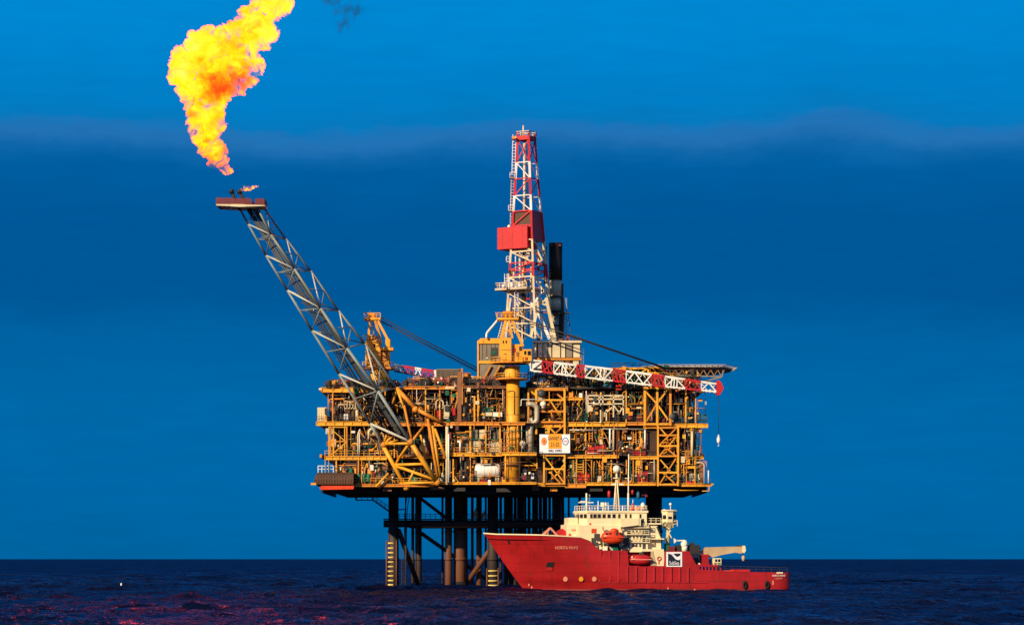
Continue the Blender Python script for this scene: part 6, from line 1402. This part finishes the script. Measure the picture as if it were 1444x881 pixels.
    plan = [(bx0 + 1.7, -6.2), (bx1, -6.4), (bx1, 6.4), (bx0 + 1.7, 6.2), (bx0 + .4, 4.2), (bx0, 0), (bx0 + .4, -4.2)]
    def pl(mb, plan, za, zb, grow=0.0, growt=0.0):
        cx = sum(p[0] for p in plan) / len(plan); n_ = len(plan); f = lambda g: [((x - cx) * (1 + g) + cx, y * (1 + g)) for x, y in plan]
        return mb.add([(x, y, za) for x, y in f(grow)] + [(x, y, zb) for x, y in f(growt)], [tuple(range(n_ - 1, -1, -1)), tuple(range(n_, 2 * n_))] + [(i, (i + 1) % n_, n_ + (i + 1) % n_, n_ + i) for i in range(n_)])
    br_ = bld(pl(MB(), plan, z0, z1), 'bridge', 'ship_cream'); bld(pl(MB(), plan, z1 + .003, zr, .03, .03), 'bridge_roof', 'ship_cream'); bld(pl(MB(), plan, z0 - .25, z0 - .003, .035, .035), 'bridge_deck', 'ship_cream')
    zw0, zw1 = zs_(729.8, 850, -6.3), zs_(724.6, 850, -6.3)
    def win(px0, px1, y=-6.32, zz0=None, zz1=None):
        a, b = S(px0, 727, y).x, S(px1, 727, y).x; lo, hi = zz0 or zw0, zz1 or zw1
        w = bld(MB().box(a - .1, b + .1, y - .03, y + .2, lo - .1, hi + .1), 'window', 'ship_beige'); bld(MB().box(a, b, y - .05, y - .033, lo, hi), 'pane', 'window_glass', w)
    for k, px in enumerate((832.5, 837, 843, 849.8, 856.8, 863.8)): win(px, px + (2.6 if k == 0 else 4.1), y=-6.27)
    for px in (872, 881.5, 888, 902): win(px, px + 2.2, y=-6.37)
    fr_ = [(bx0 + 1.7, -6.2), (bx0 + .4, -4.2), (bx0, 0), (bx0 + .4, 4.2)]
    for (a, b, nw) in ((fr_[0], fr_[1], 2), (fr_[1], fr_[2], 3), (fr_[2], fr_[3], 3)):
        A, B = Vector((*a, 0)), Vector((*b, 0)); d = (B - A).normalized(); nn = Vector((-abs(d.y), -d.x if d.x < 0 else -d.x, 0)).normalized(); nn = Vector((d.y, -d.x, 0)); nn = nn if nn.x < 0 else -nn; L = (B - A).length
        for i in range(nw):
            c = A.lerp(B, (i + .5) / nw) + Vector((0, 0, (zw0 + zw1) / 2)); hw = L / nw * .36
            w = bld(MB().obox(c, d, nn, Vector((0, 0, 1)), hw + .08, .04, (zw1 - zw0) / 2 + .1), 'window', 'ship_beige'); bld(MB().obox(c + nn * .05, d, nn, Vector((0, 0, 1)), hw, .012, (zw1 - zw0) / 2), 'pane', 'window_glass', w)
    rm = MB(); rail(rm, [Vector((bx0 + 1.5, -6.3, zr)), Vector((bx1, -6.5, zr)), Vector((bx1, 6.5, zr))], 1.0, .045, 1.1); rail(rm, [Vector((bx0, 0, zr)), Vector((bx0 + 1.5, -6.2, zr))], 1.0, .045, 1.1); bld(rm, 'guard_rail', 'ship_cream')
    # bridge wing: bright solid screen, sloping underside
    a, b = S(876, 730.3, -7.6), S(901, 730.3, -7.6)
    bld(MB().prism([(a.x, S(876, 743, -7.6).z), (b.x, S(901, 740, -7.6).z), (b.x, b.z), (a.x, a.z)], -7.6, -6.45), 'bridge_wing', 'ship_cream')
    blk(901.5, 904, 731, 741, -7.5, -6.5, 'wing_end', 'ship_cream'); blk(904.5, 908, 731, 739, -6.55, -6.42, 'door_recess', 'dark_panel')
    # accommodation tiers behind the wing with rows of windows
    for k, (y0, y1, xa, xb) in enumerate(((743, 752, 878, 913), (752.6, 763, 884, 913), (763.6, 778, 888, 914))):
        tier = blk(xa, xb, y0 + 1.2, y1, -6.2 - .15 * k, 6, 'accommodation_tier', 'ship_cream'); blk(xa - 1, xb + 3, y0, y0 + 1.1, -7.0, 6.2, 'tier_deck', 'ship_cream')
        rm = MB(); rail(rm, [S(xa, y0, -6.95), S(xb + 2, y0, -6.95)], .75, .04, .8); bld(rm, 'guard_rail', 'ship_cream')
        for i in range(5):
            px = xa + 3.5 + i * 5.0
            if px < xb - 3: 
                w = blk(px, px + 2.6, y0 + 3.2, y0 + 7.2, -6.23 - .15 * k, -6.18 - .15 * k, 'window', 'dark_panel', tier, bev=.01)
    blk(906.5, 909, 741, 776, -6.9, -6.5, 'ladder_trunk', 'dark_panel')
    # engine casing tower behind, with its rail
    a = [(912, 778), (932, 778), (931, 752), (926.5, 741), (926, 738.5), (911.5, 738.5)]
    bld(MB().prism([(S(x, y, -5).x, S(x, y, -5).z) for x, y in a], -5.4, 4.5), 'funnel_casing', 'ship_cream'); blk(910, 933, 737, 739, -5.9, 5, 'casing_deck', 'ship_cream')
    rm = MB(); rail(rm, [S(911, 737, -5.8), S(932, 737, -5.8)], .95, .05, 1.0); bld(rm, 'guard_rail', 'ship_cream'); bld(MB().bar(S(926, 742, -5.5), S(934, 762, -5.5), .2), 'stay', 'dark_steel')
    blk(913, 917, 741, 752, -5.55, -5.45, 'vent', 'ship_beige'); blk(920, 924, 756, 770, -5.55, -5.45, 'door', 'ship_beige'); blk(908, 937, 758.6, 760.2, -6.6, -4.5, 'tier_deck', 'ship_cream')
    # aft control cabin on its post
    c0 = S(943, 736, -3.5); r = 1.50
    plan = [(c0.x + r * math.cos(q) * 1.0, -3.5 + r * math.sin(q)) for q in [math.pi / 8 + math.pi / 4 * i for i in range(8)]]
    za, zm, zc, zt = S(943, 744, -3.5).z, S(943, 736, -3.5).z, S(943, 725, -3.5).z, S(943, 720.5, -3.5).z
    cabin = bld(pl(MB(), plan, za, zm, -.25, 0), 'control_cabin', 'ship_cream')
    bld(pl(MB(), plan, zm + .003, zt, 0, .06), 'cabin_top', 'ship_cream', cabin); bld(pl(MB(), plan, zt + .003, zt + .3, .12, .0), 'cabin_roof', 'ship_cream', cabin)
    for i in range(8):
        A, B = Vector((*plan[i], 0)), Vector((*plan[(i + 1) % 8], 0)); d = (B - A).normalized(); nn = Vector((d.y, -d.x, 0)); c = (A + B) / 2
        if nn.dot(c - Vector((c0.x, -3.5, 0))) < 0: nn = -nn
        bld(MB().obox(c + nn * .07 + Vector((0, 0, (zm + zt) / 2 + .15)), d, nn, Vector((0, 0, 1)), .40, .08, .62), 'window', 'window_glass', cabin)
    bld(MB().lathe(Vector((S(942, 765, -3.5).x, -3.5, S(942, 772, -3.5).z)), (0, 0, 1), [(0, .45), (za - S(942, 772, -3.5).z - .4, .4), (za - S(942, 772, -3.5).z, .95)], 14), 'cabin_post', 'ship_cream')
    bld(MB().bar(S(945, 747, -3.8), S(936, 764, -3.8), .3), 'stay', 'ship_cream'); bld(MB().bar(S(940, 746, -4), S(947, 758, -4), .2), 'stay', 'ship_cream')
    rm = MB(); rail(rm, [S(949, 743.5, -4.6), S(955, 741.5, -4.6)], 1.2, .06, .5); bld(rm, 'guard_rail', 'ship_cream', cabin)
    m_ = MB().tube(S(945.5, 720, -3.5), S(945.5, 712, -3.5), .07, 8); m_.ball(S(945.5, 710.5, -3.5), .30, 12); bld(m_, 'satellite_dome', 'lamp_white', cabin); blk(935.5, 938.5, 717.5, 721, -4, -3.3, 'searchlight', 'ship_cream', cabin)
    # ---- masts, aerials, domes
    mast = MB(); b = S(869.5, 720, -1); 
    for dx, dy in ((-4, -1.2), (4, -1.2), (0, 1.2)): mast.tube(S(869.5 + dx, 720, -1 + dy), S(869.5 + dx * .18, 676, -1 + dy * .15), .13, 8)
    mast.tube(S(869.5, 720, -1), S(869.5, 667, -1), .20, 10)
    ms = bld(mast, 'mast', 'ship_cream')
    bld(MB().bar(S(862, 682.5, -1), S(879, 682.5, -1), .34, .34), 'crosstree', 'lamp_white', ms); bld(MB().ball(S(869.5, 661, -1), .78, 18), 'radome', 'lamp_white', ms); bld(MB().lathe(S(869.5, 675, -1), (0, 0, 1), [(0, .2), (.1, .75), (.25, .75), (.3, .2)], 14), 'mast_ring', 'ship_cream', ms)
    for py in (690, 700, 709): bld(MB().bar(S(866.5, py, -1), S(872.5, py, -1), .1), 'mast_rung', 'ship_cream', ms)
    bld(MB().tube(S(885.8, 720, -1), S(886.6, 640, -1), .14, 8, .10), 'whip_aerial', 'lamp_white'); bld(MB().tube(S(886, 720, -1), S(886, 695, -1), .2, 8), 'aerial_base', 'ship_cream')
    fm = MB(); fm.tube(S(827, 742, -3), S(827, 695, -3), .17, 10); fm.tube(S(831, 742, -2), S(831.5, 697, -2), .10, 8); fm.bar(S(815.5, 708.2, -3), S(837, 708.2, -3), .18)
    for k in range(9): fm.bar(S(827, 697 + k * 5, -3), S(831.3, 697 + k * 5, -2), .08)
    f_ = bld(fm, 'radar_mast', 'lamp_white'); bld(MB().box(S(818, 708, -3).x, S(825, 708, -3).x, -3.2, -2.8, S(820, 708, -3).z, S(820, 706, -3).z), 'radar_scanner', 'lamp_white', f_)
    for (a, b) in (((822, 742), (823.5, 714)), ((835, 730), (831, 714))): bld(MB().bar(S(*a, -3), S(*b, -3), .1), 'stay', 'lamp_white', f_)
    for (px, py, h, w) in ((843.5, 720, 14, .16), (839, 720, 6, .12), (857.5, 720, 12, .10), (878, 720, 7, .22), (896, 720, 8, .12), (812, 729, 6, .1), (852, 720, 8, .1)): bld(MB().tube(S(px, py, -4), S(px, py - h, -4), w * .6, 8), 'aerial', 'lamp_white')
    for (x0, x1, y0, y1) in ((847.5, 852, 708, 714), (853, 855.5, 708, 713)): blk(x0, x1, y0, y1, -4.2, -3.6, 'searchlight', 'lamp_white'); bld(MB().tube(S((x0 + x1) / 2, 720, -3.9), S((x0 + x1) / 2, y1, -3.9), .07, 6), 'light_post', 'ship_cream')
    bld(MB().lathe(S(892, 720, -5.5), (0, 0, 1), [(0, .35), (.7, .3), (1.6, .12)], 12), 'foam_monitor', 'scarlet_paint'); blk(890, 906, 714.5, 718.5, -5.6, -5.3, 'lifebuoy_rack', 'salmon'); bld(MB().tube(S(892.5, 712, -5.5), S(892.5, 704, -5.5), .07, 6), 'aerial', 'lamp_white')
    m_ = MB(); m_.lathe(S(906.5, 720, -4.5), (0, 0, 1), [(0, .25), (.5, .2), (.7, .15)], 10); m_.lathe(S(906.5, 715.5, -4.5), (0, 0, 1), [(0, .3), (.3, .45), (.8, .40), (1.1, .08)], 16); bld(m_, 'satellite_dome', 'lamp_white')
    # ---- lifeboat recess gear
    rr = random.Random(4)
    for k in range(64):
        px = rr.uniform(836, 884); py = rr.uniform(764, 776.5) if k % 3 else rr.uniform(772, 777); w = rr.uniform(1.0, 4.2); h = rr.uniform(.8, 3.6)
        blk(px, px + w, py - h, py, -7.1 + rr.uniform(-.1, .4), -6.65, 'deck_fitting', rr.choice(['ship_cream', 'ship_cream', 'lamp_white', 'ship_beige', 'dark_steel', 'dark_panel', 'band_yellow', 'boom_grey']), bev=.03)
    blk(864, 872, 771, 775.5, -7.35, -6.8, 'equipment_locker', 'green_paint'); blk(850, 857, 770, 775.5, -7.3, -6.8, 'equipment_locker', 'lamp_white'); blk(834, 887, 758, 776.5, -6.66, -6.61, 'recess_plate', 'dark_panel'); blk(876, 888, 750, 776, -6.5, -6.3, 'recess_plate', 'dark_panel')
    for px in (851, 877): bld(MB().path([S(px, 776, -6.8), S(px, 748, -6.9), S(px - 1, 743, -7.6), S(px - 1, 742, -8.4)], .16, 8), 'davit', 'ship_cream')
    # recess of the rescue boat: cream arch and lockers aft of it
    blk(885.5, 937, 777, 797.5, -5.6, -5.4, 'recess_wall', 'ship_red'); blk(922, 937, 777, 797.4, -7.38, -5.5, 'locker', 'ship_cream'); blk(905, 936.5, 773.8, 776.9, -7.3, -5, 'tier_deck', 'ship_cream')
    bld(MB().prism([(S(917, 797, -7.45).x, S(917, 797, -7.45).z), (S(926, 797, -7.45).x, S(926, 797, -7.45).z), (S(921, 777, -7.45).x, S(921, 777, -7.45).z), (S(918, 777, -7.45).x, S(918, 777, -7.45).z)], -7.45, -7.3), 'recess_bracket', 'ship_beige')
    c = S(929.5, 787, -7.42); m_ = MB()
    for i in range(14):
        a, b = 2 * math.pi * i / 14, 2 * math.pi * (i + 1) / 14; m_.tube(c + Vector((math.cos(a) * .36, -.03, math.sin(a) * .36)), c + Vector((math.cos(b) * .36, -.03, math.sin(b) * .36)), .11, 6)
    bld(m_, 'lifebuoy', 'scarlet_paint'); blk(928.4, 930, 789.5, 795, -7.46, -7.4, 'fire_hose', 'scarlet_paint', bev=.02)
    # ---- logo board: dark square with a white swoosh and the word in a white frame
    x0, x1, zb, zt = S(939.5, 790, -7.5).x, S(961.8, 790, -7.5).x, S(950, 798.5, -7.5).z, S(950, 777.8, -7.5).z
    lg = bld(MB().box(x0, x1, -7.56, -7.42, zb, zt), 'logo_board', 'sign_white'); W, H = x1 - x0, zt - zb
    g = lambda u, v: (x0 + W * u, zb + H * v)
    bld(MB().prism([g(.11, .08), g(.89, .08), g(.89, .90), g(.11, .90)], -7.575, -7.563), 'logo_field', 'navy_paint', lg)
    bld(MB().prism([g(.11, .90), g(.30, .905), g(.42, .72), g(.60, .50), g(.78, .44), g(.89, .52), g(.89, .78), g(.78, .70), g(.68, .66), g(.58, .73), g(.47, .86), g(.42, .905)], -7.59, -7.578), 'logo_swoosh', 'sign_white', lg)
    bld(MB().prism([g(.47, .90), g(.60, .76), g(.68, .72), g(.89, .86), g(.89, .90), g(.68, .80), g(.60, .86)], -7.60, -7.592), 'logo_stroke', 'navy_paint', lg)
    text_mesh('SubSea', 1.05, 'logo_word', 'sign_white', lg, (x0 + W * .50, -7.60, zb + H * .25), xscale=.70)
    # ---- aft: bulwark stanchions, boxes, white gun-like davit, beige crane
    for k, (x0_, x1_, y0, y1, m, nm) in enumerate(((971.5, 987, 780, 797, 'navy_paint', 'winch_house'), (942, 952, 770, 777, 'maroon_paint', 'winch'), (955, 970, 768, 777, 'dark_steel', 'winch'), (940, 945, 766, 777, 'green_paint', 'winch'), (970, 987, 768, 780, 'dark_steel', 'winch'))): blk(x0_, x1_, y0, y1, -5.2 + .1 * k, -2, nm, m)
    for px in (977, 981, 985, 990, 995, 1000, 1005, 1010):
        bld(MB().bar(S(px, 806, -7.2), S(px - .5, 794, -7.2), .24), 'stanchion', 'red_paint')
    bld(MB().bar(S(973, 796.5, -7.2), S(1012, 798, -7.2), .24), 'bulwark_rail', 'red_paint')
    for px, py, m in ((986, 795, 'lamp_white'), (988, 804, 'lamp_white'), (983, 802, 'dark_steel'), (993, 802, 'navy_paint')): bld(MB().ball(S(px, py, -6.5), .28, 10), 'deck_lamp', m)
    wd = MB(); wd.tube(S(965.5, 777, -5), S(965.5, 768, -5), .6, 12); wd.ball(S(965, 767, -5), .75, 12); dv_ = bld(wd, 'water_cannon', 'lamp_white')
    m_ = MB().bar(S(966, 761.5, -5), S(953, 761.8, -5), .24); m_.bar(S(966, 761.5, -5), S(965.5, 767, -5), .5); m_.prism([(S(953.5, 760.5, -5).x, S(953, 760.5, -5).z), (S(950, 758.5, -5).x, S(950, 758.5, -5).z), (S(950.5, 765.5, -5).x, S(950, 765.5, -5).z), (S(953.5, 763, -5).x, S(953, 763, -5).z)], -5.3, -4.7); bld(m_, 'barrel', 'lamp_white', dv_)
    ck = thing_local('deck_crane', t, S(983, 790, -3))
    def cb(mb, name, m): mb.v = [(v[0] - ck.location.x, v[1] - ck.location.y, v[2] - ck.location.z) for v in mb.v]; return mb.build(name, m, ck, local=True)
    q = lambda px, py, y=-3: (S(px, py, y).x, S(px, py, y).z)
    cb(MB().prism([q(985.5, 778), q(995, 771.2), q(1020, 770.5), q(1048.5, 770), q(1050, 776.5), q(1044, 780), q(1035, 778.6), q(1016, 782), q(1003, 785.5), q(994, 783)], -3.8, -2.4), 'boom', 'ship_beige')
    cb(MB().prism([q(975, 778.5), q(985, 778.5), q(984, 772), q(978, 768)], -3.9, -2.3), 'boom_heel', 'ship_cream'); cb(MB().prism([q(1046.5, 769), q(1049.5, 769), q(1050.5, 776), q(1048, 779.5), q(1045.5, 778)], -3.95, -2.25), 'boom_tip', 'ship_cream')
    cb(MB().bar(S(1037, 769.6, -3), S(1047, 769.4, -3), .3), 'top_winch', 'dark_steel'); cb(MB().bar(S(973, 766, -3), S(986, 775, -3), .9), 'luffing_ram', 'dark_steel')
    cb(MB().tube(S(980, 800, -3), S(980, 778, -3), .9, 14), 'crane_post', 'ship_beige')
    hk = MB(); hk.tube(S(1048.5, 790.5, -3), S(1048.5, 779, -3), .06, 6); hk.lathe(S(1048.3, 791, -3), (0, 0, 1), [(0, .12), (.3, .34), (.9, .38), (1.3, .14)], 10); cb(hk, 'hook_block', 'ship_beige')
    for (x0_, x1_, y0, y1, m) in ((1022, 1026, 804, 808, 'scarlet_paint'), (1034, 1058, 802.6, 808, 'red_paint'), (1023.5, 1038, 803.6, 808, 'scarlet_paint')): blk(x0_, x1_, y0, y1, -6.2, -3.0, 'hatch_box', m)
    rm = MB(); rail(rm, [S(1000, 803.6, 6.9), S(1110, 806.6, 6.9)], 1.0, .05, 1.6); bld(rm, 'guard_rail', 'dark_steel')
    # ---- things of their own aboard
    wp = lambda v: Vector((X0 + v.x * cy - v.y * sy, Y0 + v.x * sy + v.y * cy, v.z))
    def boat(name, label, px0, px1, py0, py1, y, m, canopy=True, W=1.35):
        a, b = S(px0, py1, y), S(px1, py0, y); base = Vector(((a.x + b.x) / 2, y, a.z)); L = b.x - a.x; H = b.z - a.z
        o = thing(name, label, 'lifeboat', wp(base), rz=YAW)
        def loft(mb, fz0, fz1, fw, n=20, k=14, u0=0., u1=1.):
            vs = []; 
            for i in range(n + 1):
                u = u0 + (u1 - u0) * i / n; x = -L / 2 + L * u; e = max(.03, math.sin(math.pi * min(1, max(0, u))) ** .30); w = fw * e; za, zb = fz0(u), fz1(u)
                for j in range(k):
                    q_ = 2 * math.pi * j / k; cz, sz = math.cos(q_), math.sin(q_)
                    vs.append((x, w * math.copysign(abs(cz) ** .7, cz), (za + zb) / 2 + (zb - za) / 2 * math.copysign(abs(sz) ** .8, sz)))
            fs = [(i * k + j, i * k + (j + 1) % k, (i + 1) * k + (j + 1) % k, (i + 1) * k + j) for i in range(n) for j in range(k)] + [tuple(range(k - 1, -1, -1)), tuple(range(n * k, n * k + k))]
            return mb.add(vs, fs, True)
        e = lambda u: math.sin(math.pi * u) ** .28 if 0 < u < 1 else 0
        loft(MB(), lambda u: H * (.42 - .42 * e(u)), lambda u: H * (.42 + .40 * e(u)), W).build('hull', m, o, local=True)
        MB().box(-L * .47, L * .47, -W * 1.02, W * 1.02, H * .40, H * .46).build('fender_strip', 'salmon' if not canopy else 'scarlet_paint', o, local=True)
        if canopy:
            c_ = MB(); c_.lathe(Vector((L * .08, 0, H * .74)), (0, 0, 1), [(0, .95), (H * .16, .85), (H * .26, .4)], 14); c_.build('conning_hood', 'scarlet_paint', o, local=True)
            MB().box(L * .10, L * .16, -W * .98, -W * .8, H * .55, H * .75).build('hatch', 'dark_panel', o, local=True)
            for u in (-.3, -.15, .3): MB().box(L * u - .2, L * u + .2, -W * 1.0, -W * .75, H * .62, H * .70).build('window', 'window_glass', o, local=True)
        else:
            for u in (-.40, -.41): MB().ball(Vector((L * u, -W * .8, H * (.62 if u < -.405 else .42))), .2, 8).build('light', 'lamp_white', o, local=True)
            MB().box(-L * .05, L * .12, -.5, .5, H * .80, H * 1.02).build('console', 'dark_panel', o, local=True)
        return o
    boat('lifeboat', 'bright orange enclosed lifeboat hanging below the ship bridge', 847.5, 880, 744.5, 766.5, -8.2, 'scarlet_paint')
    boat('rescue_boat', 'dark red rescue boat in the recess of the ship side', 887.5, 918.5, 778.5, 796, -7.3, 'red_paint', canopy=False)
    def box_thing(name, label, cat, px0, px1, py0, py1, y, dep, m, deco):
        a, b = S(px0, py1, y), S(px1, py0, y); base = Vector(((a.x + b.x) / 2, y, a.z)); o = thing(name, label, cat, wp(base), rz=YAW); w = (b.x - a.x) / 2; h = b.z - a.z
        MB().bev(-w, w, 0, dep, 0, h, .05).build('body', m, o, local=True)
        for (u0, u1, v0, v1, mm, nm) in deco: MB().box(-w + 2 * w * u0, -w + 2 * w * u1, -.05, -.004, h * v0, h * v1).build(nm, mm, o, local=True)
        return o
    box_thing('shipping_container', 'red container on the ship aft deck below the beige crane', 'container', 987.5, 999.5, 781, 797.5, -4.6, 3, 'red_paint', ((.08, .46, .08, .92, 'ship_red', 'door'), (.54, .92, .08, .92, 'ship_red', 'door')))
    box_thing('survey_cabin', 'small pale cabin with dark windows raised on dark legs on the ship aft deck', 'cabin', 1006, 1017.5, 786.5, 796, -4.8, 2.0, 'ship_cream', ((.2, .45, .45, .85, 'window_glass', 'window'), (.55, .85, .45, .85, 'window_glass', 'window'), (.5, .9, .08, .3, 'green_paint', 'panel'), (.08, .4, .08, .3, 'green_paint', 'panel')))
    a, b = S(1008, 807, -4.6), S(1015, 796.2, -4.6); base = Vector(((a.x + b.x) / 2, -4.6, a.z)); o = thing('steel_pedestal', 'dark pedestal carrying the small pale cabin on the ship aft deck', 'pedestal', wp(base), rz=YAW); w = (b.x - a.x) / 2; h = b.z - a.z
    MB().bev(-w, w, 0, 1.8, 0, h, .05).build('body', 'navy_paint', o, local=True); MB().bar((w + .5, .2, 0), (w * .6, .2, h * .9), .3).build('brace', 'red_paint', o, local=True)
    for px, l in ((1050.2, 'black oval rubber fender on the ship side below the crane hook'), (1081.5, 'black oval rubber fender on the ship side nearest the stern')):
        p, nn = facing(px, 824); mb = MB(); k = 16; vs = []
        for d, sc_ in ((.0, 1), (.28, 1), (.42, .8), (.42, .45), (.25, .35)):
            for i in range(k): q_ = 2 * math.pi * i / k; vs.append(Vector((math.cos(q_) * .50 * sc_, -d, math.sin(q_) * .88 * sc_)))
        fs = [(r_ * k + i, (r_ + 1) * k + i, (r_ + 1) * k + (i + 1) % k, r_ * k + (i + 1) % k) for r_ in range(4) for i in range(k)] + [tuple(range(4 * k, 5 * k))]
        mb.add(vs, fs, True); o = mb.build('tyre_fender', 'rubber'); o.location = wp(p); o.rotation_euler = (0, 0, YAW); tag(o, l, 'fender', 'rubber fenders on the ship side')
def thing_local(name, parent, loc):
    o = bpy.data.objects.new(name, None); COL.objects.link(o); o.parent = parent; o.location = loc; return o
build_ship()
